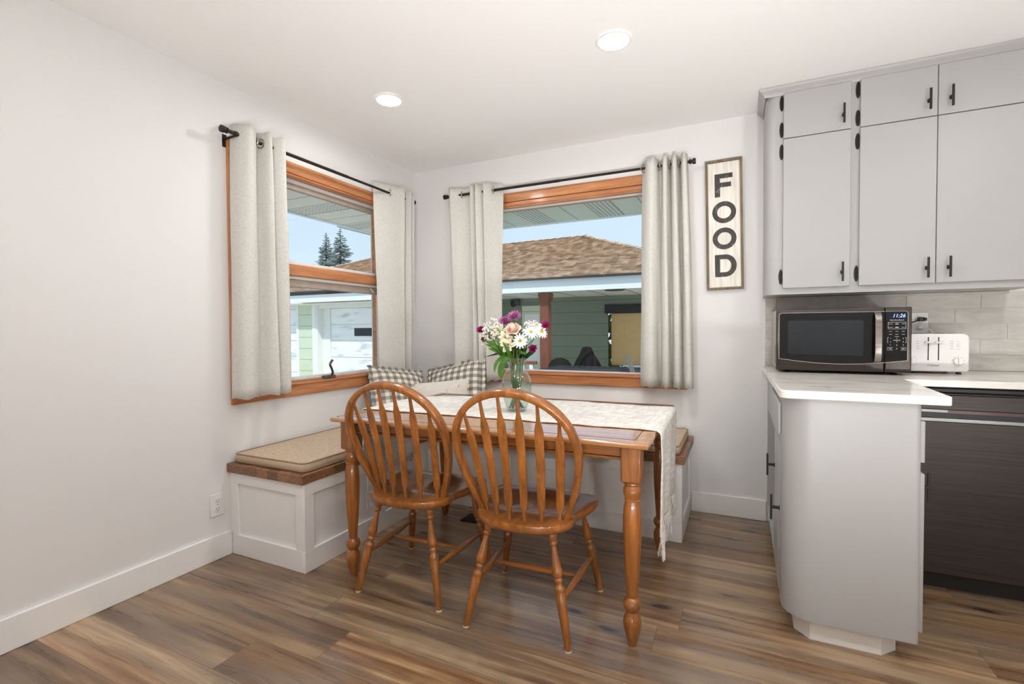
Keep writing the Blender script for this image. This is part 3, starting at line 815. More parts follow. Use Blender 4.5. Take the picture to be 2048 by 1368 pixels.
# ------------------------------------------------------------------ flowers
rf = random.Random(21)
def stem_path(head, k, low=.02):
    """from the head down through the vase neck to the vase bottom"""
    a = rf.uniform(0, 2*PI); h = Vector(head)
    nr = rf.uniform(.012, .031); neck = Vector((VX+nr*math.cos(a), VY+nr*math.sin(a), VZ+.216))
    foot = Vector((VX-.038*math.cos(a+.4)*rf.uniform(.5, 1), VY-.038*math.sin(a+.4)*rf.uniform(.5, 1), VZ+low))
    dirn = Vector((h.x-VX, h.y-VY, 0))*.45
    mid = neck.lerp(h, .5); mid.x = neck.x+(h.x-neck.x)*.38; mid.y = neck.y+(h.y-neck.y)*.38
    return catmull([foot, neck, mid, h], 6)
def flower(name, label, cat, head, group=None, r=.0022, mat=None):
    t = thing(name, label, cat, (head[0], head[1], VZ+.02), 0, group)
    MB().tube(stem_path(head, 0), r, 6).build('stem', mat or M['stem'], t)
    return t
def aim(head, look):
    """matrix whose +z looks along 'look'"""
    return Matrix.Translation(Vector(head)) @ Vector(look).to_track_quat('Z', 'Y').to_matrix().to_4x4()
def petals(mb, T, n, L, w, r0, tilt, cup=0.0, jitter=.0, thick=.0016, ph=0.0, nu=6, tipw=.6):
    """n blade petals around local z; tilt 0 = flat, positive raises the tips"""
    for i in range(n):
        a = 2*PI*i/n+ph+rf.uniform(-jitter, jitter); ti = tilt+rf.uniform(-jitter, jitter); l = L*(1+rf.uniform(-jitter, jitter)*.6)
        vs = []; fs = []; rows = nu
        for j in range(rows):
            u = j/(rows-1); ww = w*math.sin(PI*(.12+.80*u**.8))**.7*(1 if u < .9 else tipw+.25)
            rr = r0+l*u*math.cos(ti); zz = l*u*math.sin(ti)+cup*l*u*u
            for s in (-1, 0, 1):
                for tk in (0,):
                    y = s*ww; z = zz-(abs(s) < .5)*w*.18
                    vs.append(T @ (Matrix.Rotation(a, 4, 'Z') @ Vector((rr, y, z))))
        nrm = (T.to_3x3() @ Vector((0, 0, 1)))*thick
        k = len(vs); vs2 = vs+[v-nrm for v in vs]
        for j in range(rows-1):
            for q in range(2):
                A = j*3+q; B = A+1; Cc = A+4; D = A+3
                fs.append((A, B, Cc, D)); fs.append((k+D, k+Cc, k+B, k+A))
        for j in range(rows-1):
            fs.append((j*3, j*3+3, k+j*3+3, k+j*3)); fs.append((j*3+2, k+j*3+2, k+j*3+5, j*3+5))
        fs.append((0, k, k+1, 1)); fs.append((1, k+1, k+2, 2)); e = (rows-1)*3
        fs.append((e, e+1, k+e+1, k+e)); fs.append((e+1, e+2, k+e+2, k+e+1))
        mb.add(vs2, fs)
    return mb
CAMD = Vector((.42, -.90, .12))
def P3(x, z, dy=0.0): return (x, VY+dy, z)
# rose
hd = P3(1.436, 1.172, -.050)
t = flower('rose', 'large blush pink rose at the front of the bouquet', 'flower', hd, r=.0032)
T = aim(hd, (.15, -.62, .75)); m = MB()
m.ball((0, 0, 0), .014, .014, .018, 12, 8, T)
for ring, (n, L, w_, ti, r0) in enumerate(((3, .030, .013, 1.45, .005), (4, .033, .016, 1.35, .010), (5, .036, .019, 1.22, .013), (5, .037, .020, 1.02, .015), (5, .034, .020, .72, .016))):
    petals(m, T @ Matrix.Translation((0, 0, -.016)), n, L, w_, r0, ti, -.12*ring, .06, .0016, ring*.7)
m.build('petals', M['p_rose'], t, smooth=60)
# mauve mums
for lab, hd, sz in (('round mauve chrysanthemum at the top of the bouquet above the rose', P3(1.428, 1.222, -.010), 1.0), ('dusty mauve chrysanthemum at the upper left of the bouquet', P3(1.368, 1.200, .010), .9)):
    t = flower('chrysanthemum', lab, 'flower', hd, 'mauve chrysanthemums')
    T = aim(hd, (.2, -.6, .8)); m = MB()
    for k, (n, L, ti) in enumerate(((16, .034, .25), (14, .031, .6), (12, .026, .95))): petals(m, T, n, L*sz, .0052, .004, ti, 0, .12, .001, k*.3)
    m.build('petals', M['p_purple'], t, smooth=60)
    MB().ball((0, 0, .010), .012*sz, .012*sz, .012, 10, 6, T).build('flower_center', M['p_purple_dark'], t)
# daisies
for lab, hd, lk, sz in (('white daisy with a yellow-green eye at the lower middle right', P3(1.479, 1.108, -.060), (.35, -.92, .2), 1.0),
                        ('white daisy at the right of the bouquet facing upward', P3(1.522, 1.150, -.03), (.5, -.55, .65), 1.15),
                        ('white daisy at the far right edge of the bouquet', P3(1.563, 1.152, .0), (.8, -.4, .4), 1.0),
                        ('white daisy high on the right behind the others', P3(1.525, 1.178, .03), (.3, -.4, .86), 1.05)):
    t = flower('daisy', lab, 'flower', hd, 'white daisies')
    T = aim(hd, lk); m = MB(); petals(m, T, 15, .031*sz, .0052, .006, .10, -.2, .10, .001); m.build('petals', M['p_white'], t, smooth=60)
    MB().ball((0, 0, .001), .0085, .0085, .005, 10, 6, T).build('flower_center', M['p_yellow'], t)
# alstroemeria
for lab, hd, lk in (('cream alstroemeria bloom in the middle below the rose', P3(1.398, 1.125, -.055), (.3, -.85, .4)), ('cream alstroemeria bloom just left of the rose', P3(1.352, 1.160, -.035), (-.1, -.8, .55)),
                    ('cream alstroemeria bloom hanging lowest at the centre', P3(1.414, 1.088, -.065), (.3, -.95, -.1)), ('cream alstroemeria bloom at the lower left side', P3(1.300, 1.085, -.02), (-.6, -.7, .2))):
    t = flower('alstroemeria', lab, 'flower', hd, 'cream alstroemeria blooms')
    T = aim(hd, lk) @ Matrix.Translation((0, 0, -.02)); m = MB()
    petals(m, T, 3, .046, .0125, .004, .72, -.25, .08); petals(m, T, 3, .048, .0095, .004, .90, -.3, .08, ph=PI/3); m.build('petals', M['p_cream'], t, smooth=60)
    m = MB()
    for k in range(5): a = 2*PI*k/5; m.tube([T @ Vector((0, 0, .004)), T @ Vector((.006*math.cos(a), .006*math.sin(a), .036))], .0009, 5)
    m.build('stamens', M['p_yellow'], t)
# magenta carnations
for lab, hd in (('small magenta carnation at the far left tip', P3(1.241, 1.160, -.01)), ('small magenta carnation at the far right tip', P3(1.583, 1.180, .0)), ('dark magenta carnation low on the right above the vase rim', P3(1.530, 1.070, -.03)), ('small magenta carnation at the left below the baby’s breath', P3(1.262, 1.115, .0))):
    t = flower('carnation', lab.replace('’', ''), 'flower', hd, 'magenta carnations', .0016)
    T = aim(hd, (.2, -.75, .5)); m = MB()
    for k, (n, L, ti) in enumerate(((7, .020, .2), (6, .018, .7), (5, .015, 1.15))): petals(m, T, n, L, .0085, .002, ti, .1, .2, .001, k*.5, 5, .9)
    m.build('petals', M['p_magenta'], t, smooth=60)
# baby's breath sprays
for lab, c0, sp, n in (('white babys breath spray filling the upper left of the bouquet', (1.312, 1.158, .0), .062, 210), ('white babys breath spray at the left edge', (1.272, 1.118, .015), .050, 130), ('small white babys breath spray behind the daisies at the right', (1.495, 1.178, .03), .036, 80)):
    hd = P3(c0[0], c0[1]-.03, c0[2]); t = flower('babys_breath', lab, 'flower', hd, 'babys breath sprays', .0013)
    m = MB(); q = MB()
    for i in range(n):
        d = Vector((rf.gauss(0, 1), rf.gauss(0, .8), rf.gauss(0, .7))); d = d.normalized()*sp*rf.random()**.5
        p = Vector(P3(c0[0], c0[1], c0[2]))+d
        m.ball(p, .0056*rf.uniform(.7, 1.2), n=6, m=4); q.tube([Vector(hd), p], .0006, 3)
    tag(m.build('blossoms', M['gyp'], t, smooth=60), kind='stuff'); tag(q.build('twigs', M['stem'], t), kind='stuff')
# leaves
def blade(mb, pts, w, thick=.0012):
    P = catmull(pts, 5); n = len(P)
    prof = [(w, 0), (0, -w*.22), (-w, 0), (0, thick-w*.22+.0006)]
    mb.sweep(P, prof, up=(.35, -.8, .45), scales=[max(.06, math.sin(PI*(i/(n-1)*.92+.06))**.8) for i in range(n)])
t = thing('leaf_stem', 'bright green long-bladed foliage spilling over the left of the vase rim', 'foliage', (VX-.03, VY, VZ+.2))
m = MB()
for a, b, c_ in (((1.415, 1.03), (1.37, 1.075), (1.305, 1.105)), ((1.405, 1.02), (1.375, 1.06), (1.335, 1.078)), ((1.41, 1.03), (1.395, 1.08), (1.39, 1.13)), ((1.42, 1.03), (1.44, 1.08), (1.43, 1.12)), ((1.415, 1.04), (1.372, 1.00), (1.362, .945)), ((1.41, 1.05), (1.385, 1.00), (1.382, .94)), ((1.40, 1.05), (1.36, 1.06), (1.345, 1.115)), ((1.42, 1.03), (1.46, 1.055), (1.475, 1.045)), ((1.41, 1.02), (1.40, 1.06), (1.37, 1.10)), ((1.43, 1.02), (1.425, 1.06), (1.45, 1.10))):
    dy = rf.uniform(-.075, -.03)
    for q in range(2):
        jx, jz = rf.uniform(-.018, .018), rf.uniform(-.012, .012)
        blade(m, [P3(1.42+rf.uniform(-.02, .02), 1.0, -.01), P3(a[0]+jx*.6, a[1], dy*.5), P3(b[0]+jx, b[1]+jz, dy), P3(c_[0]+jx*1.4, c_[1]+jz*1.5, dy*1.1)], .0105)
m.build('leaf_blades', M['leaf'], t, smooth=60)
t = thing('leaf_stem', 'dark green leaf sprig at the back and right of the bouquet', 'foliage', (VX+.02, VY+.02, VZ+.2))
m = MB()
for i in range(54):
    a = rf.uniform(0, 2*PI); rr = rf.uniform(.03, .095)
    x = 1.435+rr*math.cos(a)*1.1; z = 1.045+.06*rf.random()
    blade(m, [P3(1.43, 1.0, 0), P3(1.43+(x-1.43)*.5, 1.03, .01+.03*math.sin(a)), P3(x, z, .05*math.sin(a))], .0075)
for p in ((1.32, 1.035), (1.335, 1.045), (1.29, 1.03)): blade(m, [P3(1.40, 1.03, -.02), P3(1.36, 1.045, -.04), P3(*p, -.045)], .005)
m.build('leaf_blades', M['leaf_dark'], t, smooth=60)
t = thing('stem_bundle', 'loose green stems fanned out in the vase water', 'stems', (VX, VY, VZ))
m = MB()
for i in range(16):
    a = 2*PI*i/16+rf.uniform(-.1, .1); b = a+PI*rf.uniform(.8, 1.2)
    m.tube(catmull([(VX+.042*math.cos(b)*rf.uniform(.4, 1), VY+.042*math.sin(b)*rf.uniform(.4, 1), VZ+.012), (VX+.020*math.cos(a), VY+.020*math.sin(a), VZ+.12), (VX+.030*math.cos(a), VY+.030*math.sin(a), VZ+.215), (VX+.05*math.cos(a), VY+.05*math.sin(a), VZ+.30)], 4), rf.uniform(.0016, .0026), 5)
tag(m.build('stems', M['stem'], t, smooth=60), kind='stuff')

# ------------------------------------------------------------------ pillows
def pillow(name, label, w, h, d, mat, loc, rot, ruffle=True, group=None, fringe=False):
    t = bpy.data.objects.new(name, None); COL.objects.link(t); t.empty_display_size = .05
    t.location = loc; t.rotation_euler = rot; ORG[t] = Vector(loc); tag(t, label, 'pillow', group)
    mm = MB(); rnd = random.Random(len(label))
    for sg in (1, -1):
        def fn(u, v):
            a, b = 2*u-1, 2*v-1
            pin = 1-.07*(1-abs(b)**1.5)*abs(a)**4; pin2 = 1-.07*(1-abs(a)**1.5)*abs(b)**4
            x = a*w/2*pin2 if False else a*w/2*(1-.06*(1-b*b)*abs(a)**3); z = b*h/2*(1-.06*(1-a*a)*abs(b)**3)
            th = d/2*((1-abs(a)**2.4)*(1-abs(b)**2.4))**.55
            th += .004*math.sin(a*9+b*4)*(1-a*a)*(1-b*b)
            return (x, sg*th, z)
        mm.grid(fn, 28, 28)
    o = mm.build('pillow_body', mat, t, local=True, smooth=80)
    per = []
    N = 120
    for k in range(N):
        s = k/N*4; e = int(s); f = 2*(s-e)-1
        a, b = ((f, -1), (1, f), (-f, 1), (-1, -f))[e]
        x = a*w/2*(1-.06*(1-b*b)*abs(a)**3); z = b*h/2*(1-.06*(1-a*a)*abs(b)**3); per.append((x, z, a, b))
    if ruffle:
        vs = []; fs = []
        for k, (x, z, a, b) in enumerate(per):
            L = math.hypot(a, b); ox, oz = a/L*.030, b/L*.030; wv = .010*math.sin(k*1.9)
            vs += [(x*.985, 0, z*.985), (x+ox, wv, z+oz)]
        for k in range(N): q = (k+1) % N; fs.append((2*k, 2*k+1, 2*q+1, 2*q))
        MB().add(vs, fs).build('ruffle', mat, t, local=True, solid=.003, smooth=80)
    else:
        MB().tube([(x, 0, z) for x, z, a, b in per], .004, 6, closed=True).build('seam_welt', mat, t, local=True)
    if fringe:
        q = MB()
        for i in range(40):
            x, z = rnd.uniform(-w*.45, w*.45), rnd.uniform(-h*.40, h*.42)
            a, b = 2*x/w, 2*z/h; th = d/2*((1-abs(a)**2.4)*(1-abs(b)**2.4))**.55
            q.tube([(x, -th, z), (x+rnd.uniform(-.01, .01), -th-.008, z-.006), (x+rnd.uniform(-.015, .015), -th-.006, z-.02)], .0018, 5)
        tag(q.build('tassel_tufts', mat, t, local=True), kind='stuff')
    return t
R = math.radians
pillow('throw_pillow', 'grey and cream gingham pillow leaning on the left wall under the window', .40, .40, .13, M['gingham'], (.225, -.505, .700), (R(-30), R(8), R(66)), group='gingham throw pillows')
pillow('throw_pillow', 'grey and cream gingham pillow leaning on the back wall by the curtain', .47, .40, .13, M['gingham'], (.495, -.200, .722), (R(-28), R(-13), R(4)), group='gingham throw pillows')
pillow('throw_pillow', 'cream tufted lumbar pillow in front of the two gingham pillows', .56, .27, .11, M['lumbar'], (.415, -.40, .665), (R(-24), R(-5), R(14)), ruffle=False, fringe=True)

# ------------------------------------------------------------------ curtain rods and curtains
def rod(name, label, p0, p1, wall_axis, jx):
    t = thing(name, label, 'curtain rod', p0)
    p0 = Vector(p0); p1 = Vector(p1); d = (p1-p0).normalized(); L = (p1-p0).length
    MB().tube([p0, p0+d*L*jx], .0098, 12).tube([p0+d*(L*jx-.03), p1], .0084, 12).build('rod_tube', M['bronze'], t)
    for p, s in ((p0, -1), (p1, 1)):
        m = MB().turned(p, p+d*s*.042, [(0, .009), (.1, .010), (.2, .0150), (.35, .0155), (.42, .0105), (.55, .0105), (.62, .0175), (1, .0175)], 16); m.build('finial', M['bronze'], t)
    for p in (p0+d*.035, p1-d*.035):
        wp = Vector((0.001, p.y, p.z-.012)) if wall_axis == 'x' else Vector((p.x, -.001, p.z-.012))
        m = MB().tube([Vector((p.x, p.y, p.z-.009)), wp], .006, 8)
        if wall_axis == 'x': m.box(0, .004, p.y-.011, p.y+.011, p.z-.052, p.z+.012)
        else: m.box(p.x-.011, p.x+.011, -.004, 0, p.z-.052, p.z+.012)
        m.sweep([p-d*.008, p+d*.008], [(.013*math.cos(k*PI/6), .013*math.sin(k*PI/6)) for k in range(12)]); m.build('bracket', M['bronze'], t)
rod('curtain_rod', 'dark bronze curtain rod over the left window', (.09, -1.652, 2.164), (.09, -.17, 2.164), 'x', .55)
rod('curtain_rod', 'dark bronze curtain rod over the back window', (.385, -.09, 2.183), (2.118, -.09, 2.183), 'y', .52)
def curtain(label, pts_top, pts_bot, axis, z0, z1, rodz, rings):
    """pts: (s along wall, d out from wall) control points at the top and at the hem"""
    A = catmull([(a, b, 0) for a, b in pts_top], 7); B = catmull([(a, b, 0) for a, b in pts_bot], 7); n = len(A)
    t = thing('curtain', label, 'curtain', ((0, A[0].x, z0) if axis == 'x' else (A[0].x, 0, z0)), 0, 'oatmeal linen curtain panels')
    def fn(u, v):
        i = min(n-1, int(round(u*(n-1)))); k = v**1.2
        p = B[i].lerp(A[i], k); wob = .006*math.sin(v*5+i*.31)*(1-v)*v*4*.5
        s, d = p.x+wob, max(.006, p.y+wob*.5)
        z = z0+(z1-z0)*v+.004*math.sin(i*.5)*(v < .02)+.003*math.sin(i*.6)*(v > .98)
        return (d, s, z) if axis == 'x' else (s, -d, z)
    MB().grid(fn, n, 26).build('curtain_panel', M['linen'], t, solid=.003, smooth=80)
    for s, d, ang in rings:
        if axis == 'x': Mx = Matrix.Translation((d, s, rodz)) @ Matrix.Rotation(ang, 4, 'Z') @ Matrix.Rotation(PI/2, 4, 'X')
        else: Mx = Matrix.Translation((s, -d, rodz)) @ Matrix.Rotation(ang, 4, 'Z') @ Matrix.Rotation(PI/2, 4, 'Y')
        MB().lathe([(.0205, -.003), (.026, -.004), (.028, 0), (.026, .004), (.0205, .003), (.0205, -.003)], 24, Mx, caps=False).build('grommet', M['steel'], t)
    return t
# left window, left panel
LLt = [(-1.605, .030), (-1.600, .10), (-1.560, .135), (-1.505, .095), (-1.500, .055), (-1.478, .06), (-1.462, .125), (-1.442, .135), (-1.438, .075), (-1.425, .05), (-1.400, .10), (-1.360, .135), (-1.335, .10), (-1.315, .045), (-1.305, .03)]
LLb = [(-1.630, .040), (-1.615, .11), (-1.570, .125), (-1.508, .085), (-1.495, .045), (-1.465, .055), (-1.440, .10), (-1.405, .12), (-1.398, .08), (-1.385, .05), (-1.365, .09), (-1.335, .115), (-1.31, .09), (-1.295, .045), (-1.285, .03)]
curtain('oatmeal linen curtain at the left side of the left window', LLt, LLb, 'x', .812, 2.222, 2.164, [(-1.568, .085, R(15)), (-1.503, .085, R(-5)), (-1.47, .085, R(8)), (-1.44, .09, R(0))])
LRt = [(-.545, .040), (-.50, .065), (-.42, .095), (-.34, .120), (-.305, .135), (-.295, .09), (-.285, .06), (-.255, .07), (-.232, .125), (-.222, .13), (-.216, .07), (-.20, .06), (-.182, .10), (-.168, .12), (-.155, .07)]
LRb = [(-.515, .050), (-.48, .085), (-.42, .110), (-.36, .128), (-.325, .135), (-.312, .09), (-.300, .06), (-.275, .07), (-.245, .115), (-.230, .12), (-.222, .07), (-.205, .06), (-.19, .09), (-.175, .10), (-.162, .06)]
curtain('oatmeal linen curtain at the right side of the left window, by the corner', LRt, LRb, 'x', .80, 2.222, 2.164, [(-.428, .092, R(-25))])
BLt = [(.400, .060), (.405, .115), (.425, .130), (.455, .110), (.50, .085), (.555, .060), (.585, .055), (.592, .10), (.598, .135), (.612, .12), (.622, .09), (.630, .115), (.640, .13), (.665, .11), (.690, .08), (.702, .07), (.704, .11), (.712, .138), (.735, .120), (.775, .085), (.81, .062), (.835, .050)]
BLb = [(.430, .060), (.437, .105), (.455, .120), (.485, .105), (.53, .080), (.575, .060), (.600, .055), (.608, .09), (.615, .125), (.628, .11), (.638, .09), (.648, .105), (.660, .12), (.680, .105), (.702, .08), (.712, .07), (.714, .105), (.722, .128), (.740, .115), (.765, .085), (.79, .065), (.808, .055)]
curtain('oatmeal linen curtain at the left side of the back window, by the corner', BLt, BLb, 'y', .785, 2.232, 2.183, [(.500, .088, R(22)), (.770, .090, R(22))])
BRt = [(1.835, .045), (1.85, .075), (1.875, .115), (1.905, .135), (1.928, .115), (1.938, .07), (1.952, .05), (1.962, .085), (1.975, .13), (1.992, .13), (2.000, .08), (2.010, .05), (2.018, .085), (2.030, .13), (2.048, .132), (2.058, .08), (2.066, .05), (2.074, .09), (2.088, .13), (2.105, .13), (2.112, .085)]
BRb = [(1.822, .05), (1.838, .08), (1.862, .115), (1.898, .132), (1.925, .11), (1.938, .07), (1.950, .055), (1.962, .085), (1.980, .12), (2.004, .125), (2.014, .08), (2.022, .055), (2.032, .085), (2.050, .12), (2.072, .125), (2.080, .08), (2.088, .055), (2.098, .09), (2.118, .12), (2.142, .12), (2.150, .08)]
curtain('oatmeal linen curtain at the right side of the back window, beside the sign', BRt, BRb, 'y', .792, 2.228, 2.183, [(1.848, .088, R(-30)), (1.943, .088, R(20)), (2.005, .09, R(5)), (2.062, .09, R(5))])

# ------------------------------------------------------------------ FOOD sign
def mk_sign_obj():
    cx, cz, w_, h_ = 2.319, 1.794, .207, .792
    t = bpy.data.objects.new('wall_sign', None); COL.objects.link(t); t.location = (cx, 0, cz); t.rotation_euler = (0, R(-1.0), 0); ORG[t] = Vector((cx, 0, cz)); t.empty_display_size = .05
    tag(t, 'tall whitewashed wooden sign reading FOOD in worn black letters', 'sign')
    MB().box(-w_/2+.008, w_/2-.008, -.014, -.004, -h_/2+.008, h_/2-.008).build('sign_board', M['signboard'], t, local=True)
    f = .014
    m = MB().box(-w_/2, -w_/2+f, -.028, -.001, -h_/2, h_/2).box(w_/2-f, w_/2, -.028, -.001, -h_/2, h_/2).box(-w_/2+f, w_/2-f, -.028, -.001, h_/2-f, h_/2).box(-w_/2+f, w_/2-f, -.028, -.001, -h_/2, -h_/2+f)
    m.build('sign_frame', M['barnwood'], t, .002, local=True)
    y0, y1 = -.0165, -.0135
    def ring(m, cz, rx, rz, tx, tz, n=48, a0=0, a1=2*PI, shift=0):
        vs = []; fs = []; k = n+1
        for i in range(k):
            a = a0+(a1-a0)*i/n; ca, sa = math.cos(a), math.sin(a)
            for r1, r2 in ((rx, rz), (rx-tx, rz-tz)):
                for y in (y0, y1): vs.append((shift+r1*ca, y, cz+r2*sa))
        for i in range(n):
            b = i*4; c = b+4
            fs += [(b, c, c+2, b+2), (b+1, b+3, c+3, c+1), (b, b+1, c+1, c), (b+2, c+2, c+3, b+3)]
        fs += [(0, 2, 3, 1), (n*4, n*4+1, n*4+3, n*4+2)]
        m.add(vs, fs)
    hL = .140; zs = [.242, .077, -.083, -.249]
    m = MB(); c = zs[0]
    m.box(-.051, -.021, y0, y1, c-hL/2, c+hL/2).box(-.021, .050, y0, y1, c+hL/2-.028, c+hL/2).box(-.021, .041, y0, y1, c-.012, c+.016); m.build('letter_F', M['letter'], t, local=True)
    for c in zs[1:3]:
        m = MB(); ring(m, c, .067, .066, .028, .028); m.build('letter_O', M['letter'], t, local=True)
    m = MB(); c = zs[3]
    m.box(-.056, -.027, y0, y1, c-.068, c+.068).box(-.027, .003, y0, y1, c+.040, c+.068).box(-.027, .003, y0, y1, c-.068, c-.040)
    ring(m, c, .063, .068, .030, .028, 28, -PI/2, PI/2, .003); m.build('letter_D', M['letter'], t, local=True)
mk_sign_obj()

# ------------------------------------------------------------------ kitchen: wall cabinet
def handle(parent, c, out, bar=.098):
    """black T-bar pull; c = point on the door face, out = unit vector out of the face"""
    c = Vector(c); out = Vector(out); side = out.cross(Vector((0, 0, 1)))
    m = MB()
    Mx = Matrix((( side.x, out.x, 0, c.x), (side.y, out.y, 0, c.y), (side.z, out.z, 1, c.z), (0, 0, 0, 1)))
    m.box(-.0045, .0045, .026, .034, -bar/2, bar/2, Mx); m.box(-.005, .005, .0, .028, -.0055, .0055, Mx); m.box(-.006, .006, 0, .003, -.009, .009, Mx)
    return m.build('handle', M['black'], parent, .002)
def hinge(parent, c, out):
    c = Vector(c); out = Vector(out); side = out.cross(Vector((0, 0, 1)))
    pts = [(.0105*math.cos(2*PI*k/20), .041*math.sin(2*PI*k/20)) for k in range(20)]
    Mx = Matrix(((side.x, 0, out.x, c.x), (side.y, 0, out.y, c.y), (0, 1, 0, c.z), (0, 0, 0, 1)))
    m = MB().prism(pts, 0, .003, Mx); m.tube([c+out*.004+Vector((0, 0, -.028)), c+out*.004+Vector((0, 0, .028))], .0035, 8)
    return m.build('hinge', M['black'], parent)
UX0, UX1, UY, UZ0 = 2.531, 3.62, -.287, 1.340
uc = thing('wall_cabinet', 'pale grey wall cabinet with six flat doors and crown moulding above the backsplash', 'cabinet', (UX0, UY, UZ0))
def rounded_left(x0, x1, y0, y1, r, n=8):
    pts = [(x1, y0), (x1, y1), (x0, y1)]
    for k in range(n+1): a = PI+PI/2*k/n; pts.append((x0+r+r*math.cos(a), y0+r+r*math.sin(a)))
    return pts
MB().prism(rounded_left(UX0, UX1, UY, -.001, .055), UZ0, H-.001).build('cabinet_body', M['cab'], uc)
f = -.0185
cols = [(2.614, 2.912), (2.950, 3.252), (3.2545, 3.60)]
for ci, (a, b) in enumerate(cols):
    for z0, z1 in ((1.372, 2.160), (2.164, 2.400)):
        d = MB().box(a, b, UY+f, UY-.0005, z0, z1).build('door', M['cab'], uc, .0025)
        hx = b-.034 if ci < 2 else a+.045
        hz = z0+.072
        handle(d, (hx, UY+f, hz), (0, -1, 0))
        if ci < 2:
            for hz in ((z1-.062, z0+.062) if z0 < 2 else (z1-.046, z0+.050)): hinge(d, (a-.008, UY-.0005, hz), (0, -1, 0))
cp = [(0, 0), (0, -.040), (.006, -.042), (.010, -.034), (.020, -.020), (.030, -.012), (.034, -.004), (.034, 0)]
m = MB(); vs = []; fs = []
cr_pts = rounded_left(UX0, UX1, UY, -.001, .012, 3)[2:]
path = [(UX0, -.001)]+[(p[0], p[1]) for p in rounded_left(UX0, UX1, UY, -.001, .004, 1)[3:]]+[(UX1, UY)]
for o_, dz in cp:
    vs += [(UX0-o_, -.001, H-.001+dz), (UX0-o_, UY-o_, H-.001+dz), (UX1, UY-o_, H-.001+dz)]
k = len(cp)
for j in range(k-1):
    for i in range(2): fs.append((j*3+i, j*3+i+1, (j+1)*3+i+1, (j+1)*3+i))
m.add(vs, fs); m.build('crown_moulding', M['cab'], uc)
# light rail / trim strip below the cabinet
MB().box(2.60, 3.62, -.030, -.012, 1.326, 1.3395).build('under_trim', M['tile'], uc, .003)

# ---- tile backsplash
m = MB(); rows = [(.936, 1.016), (1.017, 1.096), (1.0975, 1.176), (1.1775, 1.256), (1.2575, 1.3355)]
CZ1 = .934
for ri, (a, b) in enumerate(reversed(rows)):
    off = 2.604+(-.305*2)+(.305/3*2*ri) % .305
    x = off
    while x < 3.75:
        xa, xb = max(x+.001, 2.545), min(x+.304, 3.75)
        if xb-xa > .01: m.box(xa, xb, -.0095, -.002, a+.0008, b-.0008)
        x += .305
bs = m.build('tile_backsplash', M['tile'], None, .0015, 2); tag(bs, 'glossy pale grey subway tile backsplash', None, None, 'structure')
g_ = MB().box(2.543, 3.75, -.006, -.0005, .935, 1.339).build('grout', M['grout'], bs)

# ---- peninsula base cabinet
PX0, PX1, PYF, PZ0, PZ1 = 2.560, 2.962, -1.238, .092, .903
pc = thing('base_cabinet', 'pale grey peninsula base cabinet with rounded end panel facing the room', 'cabinet', (PX0, -1.2, 0))
def rounded_both(x0, x1, y0, y1, r, r2, n=8):
    pts = [(x1, y1), (x0, y1)]
    for k in range(n+1): a = PI+PI/2*k/n; pts.append((x0+r+r*math.cos(a), y0+r+r*math.sin(a)))
    for k in range(n+1): a = -PI/2+PI/2*k/n; pts.append((x1-r2+r2*math.cos(a), y0+r2+r2*math.sin(a)))
    return pts
# solid front part and the open niche next to the wall
ny0, ny1 = -.73, -.075
MB().prism(rounded_both(PX0, PX1, PYF, ny0, .095, .018), PZ0, PZ1).build('end_panel', M['cab'], pc)
m = MB().box(PX0, PX1, ny1, -.001, PZ0, PZ1).box(PX0, PX1, ny0, ny1, .69, PZ1).box(PX0, PX1, ny0, ny1, PZ0, .115).box(PX1-.02, PX1, ny0, ny1, .115, .69)
m.build('cabinet_body', M['cab'], pc)
MB().box(PX1-.026, PX1-.0205, ny0, ny1, .115, .69).build('niche_back', M['cabin'], pc)
dr = MB().box(PX0-.012, PX0-.0005, -1.115, -.56, .745, .868).build('drawer', M['cab'], pc, .003)
d1 = MB().box(PX0-.0025, PX0-.0002, -.922, -.735, .115, .690).build('door', M['cab'], pc, .001)
handle(d1, (PX0-.0025, -.765, .535), (-1, 0, 0), .10)
d2 = MB().box(PX0-.0025, PX0-.0002, -1.115, -.926, .115, .690).build('door', M['cab'], pc, .001)
handle(d2, (PX0-.0025, -1.085, .445), (-1, 0, 0), .10)
dr2 = MB().box(PX1+.0005, PX1+.018, -1.20, -.70, .700, .842).build('drawer', M['cab'], pc, .003)
d3 = MB().box(PX1+.0005, PX1+.018, -1.20, -.70, .115, .662).build('door', M['cab'], pc, .003)
handle(d3, (PX1+.018, -1.13, .600), (1, 0, 0), .10)
toe = [(2.605, -.002), (2.605, -1.132), (2.652, -1.187), (2.869, -1.187), (2.922, -1.132), (2.922, -.002)]
MB().prism(toe, 0, PZ0+.001).build('toe_kick', M['trim'], pc)

# ---- worktop (L-shaped quartz)
wt = MB(); pts = [(2.530, -.0005)]
r = .035
for k in range(9): a = PI+PI/2*k/8; pts.append((2.545+r+r*math.cos(a), -1.256+r+r*math.sin(a)))
r2 = .012
for k in range(5): a = -PI/2+PI/2*k/4; pts.append((3.034-r2+r2*math.cos(a), -1.256+r2+r2*math.sin(a)))
pts += [(3.060, -.628), (4.30, -.628), (4.30, -.0005)]
wt.prism(pts, CZ1-.030, CZ1)
o = wt.build('worktop', M['quartz'], None, .003, 2); tag(o, 'white veined quartz worktop running from the peninsula along the back wall', 'worktop')

